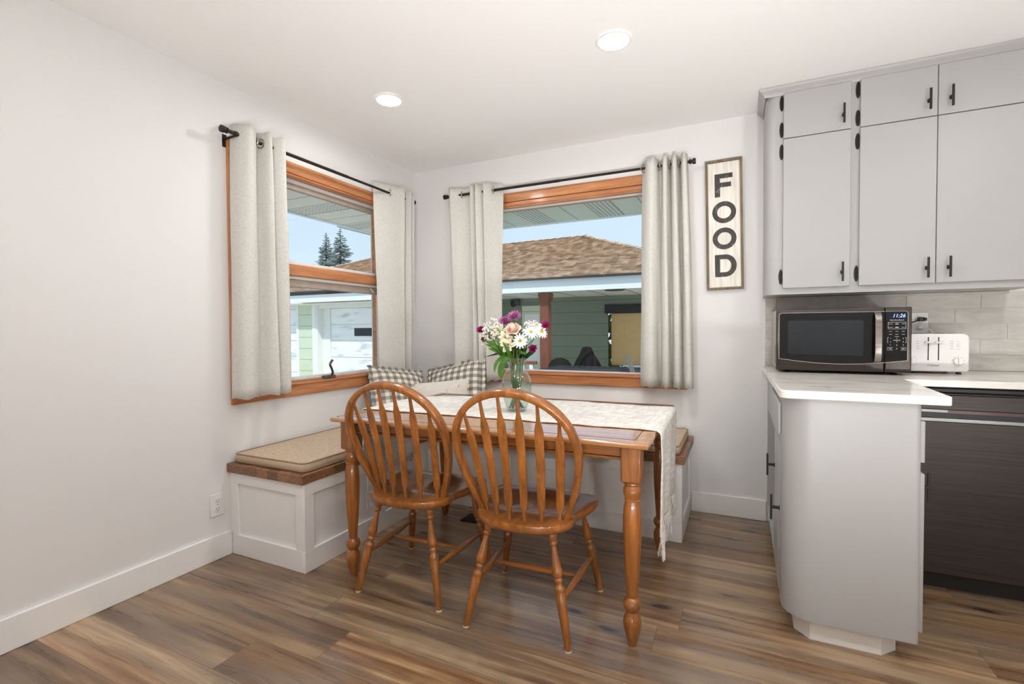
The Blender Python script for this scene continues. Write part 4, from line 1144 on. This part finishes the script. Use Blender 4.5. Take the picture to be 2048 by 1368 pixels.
# ---- dishwasher
DX0, DX1, DY = 3.005, 3.600, -.585
dw = thing('dishwasher', 'dark stainless dishwasher with a pocket handle set back under the worktop', 'dishwasher', (3.3, -.5, 0))
MB().box(DX0, DX1, DY+.03, -.03, .085, .890).build('tub_body', M['blackpl'], dw)
MB().box(DX0+.003, DX1-.003, DY, DY+.028, .085, .748).build('door_panel', M['dwsteel'], dw, .003)
MB().box(DX0+.003, DX1-.003, DY-.001, DY+.026, .748, .766).build('door_top_edge', M['edge_steel'], dw, .004)
MB().box(DX0+.003, DX1-.003, DY+.012, DY+.028, .766, .792).build('pocket_back', M['blackpl'], dw)
h_ = MB().box(DX0+.003, DX1-.003, DY-.006, DY+.026, .802, .868).build('control_fascia', M['dwsteel'], dw, .004)
MB().box(DX0+.003, DX1-.003, DY-.0, DY+.02, .868, .873).build('fascia_edge', M['dwsteel'], dw, .001)
MB().box(DX0+.08, DX1-.05, DY+.006, DY+.012, .790, .802).build('pocket_liner', M['edge_steel'], dw)
MB().box(DX0+.22, DX1-.12, DY+.003, DY+.0055, .788, .802).build('pocket_reflection', M['maroon'], dw)  # maroon colour stands in for a reflection inside the handle pocket
MB().box(DX0+.003, DX1-.003, DY+.06, -.05, 0, .085).build('toe_plate', M['blackpl'], dw)
# next base cabinet, just beyond the picture's edge
bc = thing('base_cabinet', 'pale grey base cabinet beyond the dishwasher', 'cabinet', (3.95, -.3, 0))
MB().box(3.604, 4.28, -.58, -.002, .09, PZ1).build('cabinet_body', M['cab'], bc)
d_ = MB().box(3.62, 4.27, -.598, -.5805, .115, .87).build('door', M['cab'], bc, .003); handle(d_, (3.67, -.598, .75), (0, -1, 0), .1)
MB().box(3.61, 4.28, -.52, -.01, 0, .0905).build('toe_kick', M['trim'], bc)

# ------------------------------------------------------------------ microwave
MX0, MX1, MY, MZ0, MZ1 = 2.578, 3.130, -.448, .948, 1.255
mw = thing('microwave', 'black stainless microwave showing the time in blue digits', 'microwave', ((MX0+MX1)/2, -.25, CZ1))
MB().box(MX0+.002, MX1-.002, MY+.045, -.06, MZ0+.002, MZ1-.002).build('case', M['mwside'], mw, .004)
m = MB()
for i in range(11): m.box(MX0+.0012, MX0+.003, MY+.075, MY+.135, MZ0+.028+i*.0088, MZ0+.032+i*.0088)
m.build('side_vents', M['slot'], mw, smooth=0)
for x in (MX0+.05, MX1-.05):
    for y in (MY+.08, -.11): MB().lathe([(.014, CZ1+.0005), (.016, CZ1+.004), (.013, MZ0+.003)], 16, Matrix.Translation((x, y, 0))).build('foot', M['blackpl'], mw)
SPX = 3.029
dy0 = MY
door = MB().box(MX0, SPX-.0015, dy0, dy0+.044, MZ0, MZ1).build('door', M['blacksteel'], mw, .005)
def curved_rect(xa, xb, za, zb, r, sag, y0_, y1_, M4=None):
    pts = []
    for k in range(7): a = PI/2*k/6; pts.append((xb-r+r*math.sin(a), zb-r+r*math.cos(a)))
    n = 14
    for k in range(n+1):
        u = 1-k/n; x = xa+r*.6+(xb-xa-r*1.2)*u; pts.append((x, za-sag*math.sin(PI*(x-GX0)/(GX1-GX0))))
    for k in range(7): a = PI/2*k/6; pts.append((xa+r-r*math.cos(a), zb-r+r*math.sin(a)))
    # prism in xz extruded along y
    n = len(pts); vs = [(x, y1_, z) for x, z in pts]+[(x, y0_, z) for x, z in pts]
    return vs, [tuple(range(n)), tuple(reversed(range(n, 2*n)))]+[(i, (i+1) % n, n+(i+1) % n, n+i) for i in range(n)]
GX0, GX1 = MX0+.014, MX1-.016
def seam_z(x): return MZ0+.058-.022*math.sin(PI*(x-GX0)/(GX1-GX0))
def glass_piece(xa, xb, ztop, y0_, y1_, rl, rr, inset=0):
    top = []; N = 8
    if rr:
        for k in range(N+1): a = PI/2*k/N; top.append((xb-rr+rr*math.sin(a), ztop-rr+rr*math.cos(a)))
    else: top.append((xb, ztop))
    bot = [(xa+(xb-xa)*(1-k/16), seam_z(xa+(xb-xa)*(1-k/16))+inset) for k in range(17)]
    lf = []
    if rl:
        for k in range(N+1): a = PI/2*k/N; lf.append((xa+rl-rl*math.cos(a), ztop-rl+rl*math.sin(a)))
    else: lf.append((xa, ztop))
    pts = top+bot+lf; n = len(pts)
    vs = [(x, y1_, z) for x, z in pts]+[(x, y0_, z) for x, z in pts]
    return MB().add(vs, [tuple(range(n)), tuple(reversed(range(n, 2*n)))]+[(i, (i+1) % n, n+(i+1) % n, n+i) for i in range(n)])
glass_piece(GX0-.003, SPX-.0016, MZ1-.018, dy0-.0010, dy0+.003, .014, 0, -.003).build('door_trim_line', M['chrome'], door, smooth=0)
glass_piece(GX0, SPX-.0016, MZ1-.021, dy0-.0022, dy0+.003, .012, 0, 0).build('door_glass', M['blackglass'], door, smooth=0)
wz0, wz1 = MZ0+.082, MZ1-.058
pts = []
for cx, cz, a0 in ((2.935, wz1-.01, 0), (2.640, wz1-.01, 90), (2.640, wz0+.01, 180), (2.935, wz0+.004, 270)):
    for k in range(6): a = R(a0+18*k); pts.append((cx+.01*math.cos(a), cz+.01*math.sin(a)))
n = len(pts); vs = [(x, dy0-.0020, z) for x, z in pts]+[(x, dy0-.0029, z) for x, z in pts]
MB().add(vs, [tuple(range(n)), tuple(reversed(range(n, 2*n)))]+[(i, (i+1) % n, n+(i+1) % n, n+i) for i in range(n)]).build('door_window', M['mwwindow'], door, smooth=0)
hp = [(2.998, dy0, MZ1-.026), (2.998, dy0-.020, MZ1-.034), (2.998, dy0-.030, MZ1-.060), (2.998, dy0-.033, (MZ0+MZ1)/2), (2.998, dy0-.030, MZ0+.085), (2.998, dy0-.020, MZ0+.056), (2.998, dy0, MZ0+.048)]
MB().sweep(catmull(hp, 6), [(.0135, .004), (-.0135, .004), (-.0135, -.004), (.0135, -.004)], up=(0, -1, .001)).build('handle', M['handle_steel'], door, .002)
pn = MB().box(SPX+.0005, MX1, dy0, dy0+.044, MZ0, MZ1).build('control_panel', M['blacksteel'], mw, .005)
glass_piece(SPX+.0006, GX1+.003, MZ1-.018, dy0-.0010, dy0+.003, 0, .014, -.003).build('panel_trim_line', M['chrome'], pn, smooth=0)
glass_piece(SPX+.0006, GX1-.001, MZ1-.021, dy0-.0022, dy0+.003, 0, .012, 0).build('panel_glass', M['blackglass'], pn, smooth=0)
MB().box(SPX+.012, GX1-.006, dy0-.0026, dy0-.002, 1.200, 1.229).build('display', M['displayglow'], pn, smooth=0)
pcx = (SPX+GX1)/2+.002
def mtext(txt, size, x, z, mat, shear=0., sx=1.0, name='lettering', align='CENTER', y=None, par=None):
    return text_mesh(txt, size, name, mat, Matrix.Translation((x, (dy0-.0028) if y is None else y, z)) @ FACE_Y, par or pn, .0002, align, shear, sx)
mtext('11:26', .0235, pcx+.006, 1.2135, M['display'], .25, .95, 'clock_digits')
mtext('HamiltonBeach', .0088, pcx, 1.194, M['print'], 0, 1.0, 'brand_lettering')
m = MB()
def dash(x, z, w_, h=.0016): m.box(x-w_/2, x+w_/2, dy0-.0028, dy0-.002, z-h/2, z+h/2)
xs = (pcx-.024, pcx, pcx+.024)
for z in (1.176, 1.160):
    dash(xs[0], z, .017); dash(xs[1], z+.0016, .012); dash(xs[1], z-.0016, .014); dash(xs[2], z, .013)
for z in (1.141, 1.127):
    for x in xs: dash(x, z, .011)
dash(xs[1], 1.1165, .014); dash(xs[1], 1.099, .026, .002)
for a, b, c_, d in ((pcx-.034, pcx+.034, 1.153, 1.184),):
    dash((a+b)/2, c_, b-a, .0012); dash((a+b)/2, d, b-a, .0012); m.box(a, a+.0012, dy0-.0028, dy0-.002, c_, d); m.box(b-.0012, b, dy0-.0028, dy0-.002, c_, d)
for s in (-1, 1):
    m.box(pcx+s*.035-.0006, pcx+s*.035+.0006, dy0-.0028, dy0-.002, 1.088, 1.112); dash(pcx+s*.033, 1.088, .004, .0012); dash(pcx+s*.033, 1.112, .004, .0012)
    dash(pcx+s*.025, 1.0535, .020, .0012); dash(pcx+s*.025, 1.0655, .020, .0012); m.box(pcx+s*.0346, pcx+s*.0354, dy0-.0028, dy0-.002, 1.0535, 1.0655); dash(pcx+s*.024, 1.0595, .010, .003)
m.build('button_marks', M['print'], pn, smooth=0)
for i, ch_ in enumerate('123456789'):
    mtext(ch_, .0085, xs[i % 3], 1.1075-(i//3)*.0155, M['print'], name='key_digit')
mtext('0', .0085, xs[1], 1.0595, M['print'], name='key_digit')

# ------------------------------------------------------------------ backsplash outlet with plugs
OX, OZ = 3.272, 1.181
t = thing('wall_outlet', 'white double outlet on the tile backsplash with two plugs in it', 'outlet', (OX, -.0095, OZ))
outlet_parts(t, Matrix.Translation((OX, -.0095, OZ)) @ FACE_Y, .070, .114)
m = MB().box(OX-.014, OX+.013, -.052, -.018, OZ+.010, OZ+.031); m.box(OX+.005, OX+.020, -.060, -.030, OZ+.012, OZ+.029)
pl = m.build('plug', M['blackpl'], mw, .004)
MB().tube(catmull([(OX-.010, -.045, OZ+.018), (OX-.04, -.055, OZ+.006), (OX-.09, -.05, OZ-.004), (OX-.14, -.045, OZ-.02), (OX-.17, -.055, OZ-.05)], 6), .0035, 8).build('cord', M['blackpl'], mw)

# ------------------------------------------------------------------ toaster
TX0, TX1, TY0, TY1, TZ0_, TZ1_ = 3.1335, 3.386, -.292, -.060, .946, 1.128
to = thing('toaster', 'white four-slice toaster tucked behind the microwave', 'toaster', ((TX0+TX1)/2, -.17, CZ1))
pts = []
for cx, a0 in ((TX1-.024, 0), (TX0+.024, 90)):
    for k in range(8): a = R(a0+90*k/7); pts.append((cx+.024*math.cos(a), TZ1_-.024+.024*math.sin(a)))
pts += [(TX0, TZ0_+.012), (TX0+.006, TZ0_), (TX1-.006, TZ0_), (TX1, TZ0_+.012)]
n = len(pts); vs = [(x, TY1, z) for x, z in pts]+[(x, TY0, z) for x, z in pts]
MB().add(vs, [tuple(range(n)), tuple(reversed(range(n, 2*n)))]+[(i, (i+1) % n, n+(i+1) % n, n+i) for i in range(n)]).build('toaster_body', M['plastic'], to, .006, 3)
for x in (TX0+.03, TX1-.03):
    for y in (TY0+.03, TY1-.03): MB().lathe([(.010, CZ1+.0004), (.011, CZ1+.004), (.009, TZ0_+.002)], 14, Matrix.Translation((x, y, 0))).build('foot', M['blackpl'], to)
m = MB()
for x in (TX0+.055, TX0+.095, TX1-.095, TX1-.055): m.box(x-.012, x+.012, TY0+.04, TY1-.04, TZ1_-.003, TZ1_+.0008)
m.build('bread_slots', M['slot'], to, smooth=0)
for x in (3.233, 3.272):
    s = MB().box(x-.0022, x+.0022, TY0-.0006, TY0+.002, 1.000, 1.112).build('lever_track', M['slot'], to, smooth=0)
    MB().box(x-.016, x+.016, TY0-.016, TY0-.0004, 1.082, 1.091).build('lever', M['plastic'], to, .003)
for x in (3.168, 3.345):
    k = MB().lathe([(.0185, 0), (.018, .010), (.0165, .0125)], 28, Matrix.Translation((x, TY0, .998)) @ FACE_Y).build('dial', M['plastic'], to, .001)
    MB().box(x-.003, x+.003, TY0-.019, TY0-.0125, .984, 1.012).build('dial_grip', M['plastic'], k, .001)
    m = MB()
    for q in range(7):
        a = R(-30+40*q); m.lathe([(.0011, 0), (.0011, .0005)], 8, Matrix.Translation((x+.0235*math.cos(a), TY0, .998+.0235*math.sin(a))) @ FACE_Y)
    m.build('dial_marks', M['greyprint'], to, smooth=0)
    sg = 1 if x > 3.25 else -1
    for q in range(4):
        z = 1.092-.0115*q
        MB().box(x+sg*.000-.006, x+sg*.000+.006, TY0-.0025, TY0-.0002, z-.0028, z+.0028).build('button', M['plastic'], to, .001)
    m = MB()
    for q in range(4): z = 1.092-.0115*q; m.box(x-sg*.024-.006, x-sg*.024+.006, TY0-.0006, TY0-.0001, z-.0006, z+.0006)
    m.build('button_print', M['greyprint'], to, smooth=0)
text_mesh('Cuisinart', .0125, 'brand_lettering', M['greyprint'], Matrix.Translation((3.253, TY0-.0006, .976)) @ FACE_Y, to, .0002)
MB().box(OX-.012, OX+.010, -.040, -.018, OZ-.030, OZ-.013).build('plug', M['plastic'], to, .004)
MB().tube(catmull([(OX+.005, -.036, OZ-.021), (OX+.022, -.045, OZ-.026), (OX+.040, -.05, OZ-.045), (OX+.052, -.052, OZ-.075), (OX+.05, -.053, OZ-.12)], 6), .0032, 8).build('cord', M['plastic'], to)

# ------------------------------------------------------------------ outside: the garage wing across the drive
GZ = -.55
o = MB().box(-60, 40, .15, 60, GZ-.2, GZ).box(-60, -.15, -20, .15, GZ-.2, GZ).build('ground', M['ground'], None, smooth=0); tag(o, 'pale concrete drive outside', None, None, 'structure')
ga = thing('garage', 'low garage wing with brown shingle roof, white fascia and a covered porch', 'building', (-7, 10, GZ))
EY, WY = 9.0, 9.6
m = MB()                                                 # shingle courses: one thin wedge per course
RP0, RP1 = Vector((-12.2, 13.5, 4.36)), Vector((-2.62, 13.5, 4.47))
EZ = 2.53
NC = 36
for i in range(NC):
    u0, u1 = i/NC, (i+1.35)/NC; u1 = min(1, u1)
    for half in range(1):
        def edge(u):
            y = EY-.12+(13.5-EY+.12)*u
            xa = -16.9+(RP0.x+16.9)*u; xb = 2.1+(RP1.x-2.1)*u
            za = EZ+(RP0.z-EZ)*u; zb = EZ+(RP1.z-EZ)*u
            return Vector((xa, y, za)), Vector((xb, y, zb))
        a0, b0 = edge(u0); a1, b1 = edge(u1)
        up = Vector((0, -.05, .035)); NS = 26
        rnd = random.Random(i); vs = []
        for k in range(NS+1):
            q = k/NS; wob = Vector((0, 0, rnd.uniform(-.006, .006)))
            vs += [a0.lerp(b0, q)+up+wob, a0.lerp(b0, q)+up*.0+wob, a1.lerp(b1, q)]
        fs = []
        for k in range(NS): A = k*3; B = A+3; fs += [(A, B, B+2, A+2), (A, A+1, B+1, B)]
        m.add(vs, fs)
# hip ends and back slope
m.add([(2.1, EY-.12, EZ), (2.1, 18.1, EZ), RP1], [(0, 1, 2)]); m.add([(-16.9, EY-.12, EZ), (-16.9, 18.1, EZ), RP0], [(0, 2, 1)]); m.add([(2.1, 18.1, EZ), (-16.9, 18.1, EZ), RP0, RP1], [(0, 1, 2, 3)])
m.build('shingle_roof', M['shingle'], ga, smooth=0)
m = MB()
for a, b in ((RP0, RP1), (RP1, Vector((2.1, EY-.12, EZ))), (RP0, Vector((-16.9, EY-.12, EZ)))):
    N = 34
    for k in range(N):
        p, q = a.lerp(b, k/N), a.lerp(b, (k+1.25)/N); d = Vector((0, 0, .05)); m.sweep([p+d*.4, q+d], [(.13, -.03), (0, .015), (-.13, -.03), (0, -.01)])
m.build('ridge_caps', M['shingle'], ga, smooth=0)
MB().box(-16.9, 2.1, EY-.16, EY-.01, 2.505, 2.545).build('drip_edge', M['dark_edge'], ga, smooth=0)
m = MB().box(-7.6, 2.1, EY-.03, EY+.02, 2.185, 2.51).box(-16.9, -7.6, EY-.03, EY+.02, 2.165, 2.42)
m.build('fascia', M['fascia'], ga, smooth=0)
MB().box(-16.9, -7.6, EY-.02, EY+.02, 2.42, 2.51).build('dark_gutter_gap', M['dark_edge'], ga, smooth=0)
m = MB().box(-16.9, -6.2, EY+.02, 12.2, 2.10, 2.13).box(-6.2, 2.1, EY+.02, 12.2, 2.19, 2.22); m.build('eave_soffit', M['gsoffit'], ga, smooth=0)
m = MB()
for k in range(9): m.box(-6+k*.95, -5.975+k*.95, EY+.02, 11.9, 2.186, 2.192)
m.build('soffit_seams', M['dark_edge'], ga, smooth=0)
MB().lathe([(.02, 2.165), (.24, 2.17), (.27, 2.188)], 28, Matrix.Translation((-.57, 9.30, 0))).build('porch_ceiling_light', M['dark_edge'], ga)
# front wall of the garage part with two doors
m = MB().box(-12.40, -11.70, WY, WY+.15, GZ, 2.10).box(-16.9, -16.3, WY, WY+.15, GZ, 2.1).box(-8.0, -6.2, WY, WY+.15, GZ, 2.1)
m.build('front_wall', M['siding'], ga, smooth=0)
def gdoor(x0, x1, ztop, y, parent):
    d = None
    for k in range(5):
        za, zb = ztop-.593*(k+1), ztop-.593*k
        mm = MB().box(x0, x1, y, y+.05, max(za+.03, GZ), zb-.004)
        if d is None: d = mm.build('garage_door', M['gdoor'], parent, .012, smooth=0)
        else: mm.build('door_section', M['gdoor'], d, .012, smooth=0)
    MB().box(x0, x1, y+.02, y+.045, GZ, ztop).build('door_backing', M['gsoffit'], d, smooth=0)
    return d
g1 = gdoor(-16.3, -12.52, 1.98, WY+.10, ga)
MB().box(-13.32, -12.98, WY+.06, WY+.10, .395, .455).build('door_handle', M['greymetal'], g1, .01)
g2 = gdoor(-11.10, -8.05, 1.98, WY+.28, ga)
wn = MB().box(-9.97, -8.85, WY+.262, WY+.285, .985, 1.262).build('door_window', M['blackglass'], g2, smooth=0)
m = MB().box(-12.52, -12.40, WY-.02, WY+.15, GZ, 2.1).box(-11.70, -11.53, WY-.03, WY+.15, GZ, 2.1).box(-11.56, -11.46, WY-.01, WY+.30, GZ, 2.1).box(-11.46, -11.10, WY+.24, WY+.32, GZ, 2.1).box(-11.46, -8.0, WY+.05, WY+.32, 1.985, 2.1).box(-16.3, -12.4, WY+.02, WY+.15, 1.99, 2.1)
m.build('door_trim', M['gtrim'], ga, smooth=0)
# covered porch part
PB = 11.4
m = MB().box(-6.35, -6.2, WY, PB, GZ, 2.19).box(-6.2, -1.30, PB, PB+.15, GZ, 2.19).box(-1.30, 2.1, PB, PB+.15, 1.86, 2.19).box(-1.3, 2.1, PB, PB+.15, GZ, .0)
m.build('porch_wall', M['siding_porch'], ga, smooth=0)
MB().box(-1.36, 2.1, PB-.05, PB, 1.64, 1.92).build('porch_beam', M['tubshell'], ga, smooth=0)
pd = MB().box(-4.13, -3.40, PB-.05, PB, GZ, 1.95).build('porch_door', M['siding'], ga, .01, smooth=0)
MB().box(-4.02, -3.50, PB-.065, PB-.048, .1, 1.68).build('door_panel', M['gtrim'], pd, .01, smooth=0)
MB().box(-4.45, -4.20, PB-.25, PB, 1.98, 2.16).ball((-4.38, PB-.2, 2.0), .09).build('wall_lamp', M['tubshell'], ga)
po = thing('porch_post', 'red-brown cedar post holding up the porch eave', 'post', (-2.51, 9.35, GZ))
MB().box(-2.635, -2.385, 9.22, 9.47, GZ, 2.19).build('post_shaft', M['redpost'], po, .01)
MB().prism([(-2.68, 2.19), (-2.34, 2.19), (-2.34, 2.10), (-2.385, 1.93), (-2.635, 1.93), (-2.68, 2.10)], 0, .30, Matrix(((1, 0, 0, 0), (0, 0, -1, 9.50), (0, 1, 0, 0), (0, 0, 0, 1)))).build('post_bracket', M['redpost'], po)
t = thing('roll_blind', 'tan bamboo roll-up blind hanging at the right end of the porch', 'blind', (-.2, PB-.1, 0))
MB().box(-1.21, 1.6, PB+.18, PB+.205, .06, 1.72).build('blind_slats', M['bamboo'], t, smooth=0)
MB().tube([(-1.21, PB+.16, 1.72), (1.6, PB+.16, 1.72)], .04, 10).build('roll_tube', M['bamboo'], t)
m = MB(); rr = random.Random(3)
for i in range(260):
    p = Vector((rr.uniform(-1.9, -1.0), PB+rr.uniform(.9, 1.4), rr.uniform(-.5, 1.75))); m.ball(p, rr.uniform(.05, .12), n=5, m=3)
o = m.build('hedge', M['hedge'], None); tag(o, 'sunlit green hedge glimpsed between porch wall and bamboo blind', 'hedge')
t = thing('hot_tub', 'square hot tub with a dark grey vinyl cover beyond the back window', 'hot tub', (-.6, 7.6, GZ))
MB().box(-1.72, .75, 6.85, 8.25, GZ, .12).build('tub_shell', M['tubshell'], t, .03)
MB().box(-1.78, .80, 6.80, 8.30, .12, .265).build('tub_cover', M['tubshell'], t, .04, 3)
MB().sweep(catmull([(.40, 6.9, .0), (.38, 6.9, .25), (.33, 6.9, .42), (.31, 6.9, .54), (.25, 6.9, .575), (.20, 6.9, .555)], 6), [(.045, .02), (-.045, .02), (-.045, -.02), (.045, -.02)], up=(0, 1, 0)).build('cover_lifter', M['greymetal'], t)
def covered(name, label, cx, cy, prof, M4=None):
    mm = MB(); nn = 28
    vs = []; fs = []
    for r_, z in prof:
        for k in range(nn):
            a = 2*PI*k/nn; w_ = 1+.05*math.sin(5*a+z*4)*(1.2-z if z < 1.2 else 0)
            vs.append((cx+r_*w_*math.cos(a), cy+r_*w_*math.sin(a)*.8, z))
    for j in range(len(prof)-1):
        for k in range(nn): q = (k+1) % nn; fs.append((j*nn+k, j*nn+q, (j+1)*nn+q, (j+1)*nn+k))
    fs.append(tuple(range((len(prof)-1)*nn, len(prof)*nn)))
    mm.add(vs, fs); o = mm.build(name, M['cover'], None, smooth=60); tag(o, label, 'covered grill'); return o
covered('covered_grill', 'tall black vinyl-covered grill standing behind the hot tub', -1.21, 8.95, [(.42, GZ), (.41, -.1), (.38, .18), (.29, .36), (.19, .52), (.155, .62), (.12, .69), (.05, .715)])
covered('covered_smoker', 'low black covered smoker beside the taller covered grill', -1.97, 8.98, [(.33, GZ), (.34, .05), (.31, .22), (.22, .35), (.09, .405)])
t = thing('deck_rail', 'brown deck rail with two pale balusters left of the cedar post', 'railing', (-2.5, 8.4, GZ))
MB().box(-3.6, -2.40, 8.35, 8.45, .26, .34).build('hand_rail', M['redpost'], t)
MB().box(-3.6, -2.40, 8.38, 8.42, GZ, .05).build('skirt_board', M['redpost'], t)
for x in (-3.0, -2.78, -2.54): MB().box(x-.05, x+.05, 8.36, 8.44, .05, .26).build('baluster', M['gtrim'], t)

# ---- spruces far behind the garage
def spruce(label, x, y, z0, h, w_, seed):
    t = thing('spruce_tree', label, 'tree', (x, y, z0), 0, 'spruces behind the garage')
    MB().turned((x, y, z0), (x, y, z0+h), [(0, .22), (.5, .13), (1, .015)], 8).build('trunk', M['bark'], t)
    m = MB(); r_ = random.Random(seed); tiers = 46
    for i in range(tiers):
        u = i/(tiers-1); z = z0+h*(.10+.89*u); L = w_*(1-u)**.85*(.72+.5*r_.random())+.08
        for k in range(10 if u < .85 else 5):
            a = r_.uniform(0, 2*PI); dr_ = .28+.25*r_.random(); l = L*r_.uniform(.75, 1.1)
            p0 = Vector((x, y, z)); d = Vector((math.cos(a), math.sin(a), 0))
            p1 = p0+d*l*.55+Vector((0, 0, -dr_*l*.45)); p2 = p0+d*l+Vector((0, 0, -dr_*l*.45+.10*l))
            m.tube([p0, p1, p2], .055*(.5+.5*(1-u)), 4, scales=[1, 1.2, .2])
            sd = Vector((-d.y, d.x, 0))
            for q in range(5):
                f_ = .3+.16*q; b = p0.lerp(p2, f_)+Vector((0, 0, -dr_*l*.25*math.sin(PI*f_)))
                for s in (-1, 1): m.tube([b, b+sd*s*l*.24*(1-f_*.5)+d*l*.16+Vector((0, 0, -.05*l-.03))], .034, 3, scales=[1, .25])
    tag(m.build('needles', M['spruce'], t, smooth=0), kind='stuff')
spruce('grey-green spruce, the taller one on the right of the pair behind the roof', -26.5, 26.0, 1.2, 8.15, 2.5, 5)
spruce('grey-green spruce, the shorter one on the left of the pair behind the roof', -28.25, 26.2, 1.2, 8.0, 2.0, 9)

# ------------------------------------------------------------------ light, camera
wd = bpy.data.worlds.new('sky'); SC.world = wd; wd.use_nodes = True
nt = wd.node_tree; nt.nodes.clear()
out = nt.nodes.new('ShaderNodeOutputWorld'); bg = nt.nodes.new('ShaderNodeBackground')
tc = nt.nodes.new('ShaderNodeTexCoord'); sp_ = nt.nodes.new('ShaderNodeSeparateXYZ'); rp = nt.nodes.new('ShaderNodeValToRGB')
nt.links.new(tc.outputs['Generated'], sp_.inputs[0]); nt.links.new(sp_.outputs[2], rp.inputs[0])
e = rp.color_ramp.elements; e[0].position = 0; e[0].color = S(216, 231, 247); e[1].position = .5; e[1].color = S(186, 213, 246)
nt.links.new(rp.outputs[0], bg.inputs[0]); bg.inputs[1].default_value = 1.32; nt.links.new(bg.outputs[0], out.inputs[0])
sun = bpy.data.lights.new('sun', 'SUN'); sun.energy = 3.8; sun.angle = .02; sun.color = (1, .95, .87)
so = bpy.data.objects.new('sun', sun); COL.objects.link(so)
so.rotation_euler = Vector((-.35, .52, -.78)).to_track_quat('-Z', 'Y').to_euler()

cam = bpy.data.cameras.new('camera'); co = bpy.data.objects.new('camera', cam); COL.objects.link(co)
yaw, pitch, roll = R(-25.32), R(-1.413), R(.372)
fw = Vector((math.sin(yaw)*math.cos(pitch), math.cos(yaw)*math.cos(pitch), math.sin(pitch)))
rt = fw.cross(Vector((0, 0, 1))).normalized(); dn = fw.cross(rt)
r2_ = rt*math.cos(roll)+dn*math.sin(roll); d2_ = -rt*math.sin(roll)+dn*math.cos(roll)
co.matrix_world = Matrix(((r2_.x, -d2_.x, -fw.x, 2.4161), (r2_.y, -d2_.y, -fw.y, -3.2669), (r2_.z, -d2_.z, -fw.z, 1.1589), (0, 0, 0, 1)))
cam.sensor_width = 36; cam.sensor_fit = 'HORIZONTAL'; cam.lens = 969.33*36/2048; cam.clip_start = .05; cam.clip_end = 300
SC.camera = co
SC.view_settings.view_transform = 'Standard'; SC.view_settings.look = 'None'; SC.view_settings.gamma = 1; SC.view_settings.use_curve_mapping = False
SC.view_settings.exposure = -0.12
SC.cycles.use_denoising = True
SC.cycles.max_bounces = 10; SC.cycles.transparent_max_bounces = 16; SC.cycles.diffuse_bounces = 6
SC.cycles.sample_clamp_indirect = 8
SC.cycles.caustics_reflective = False; SC.cycles.caustics_refractive = False
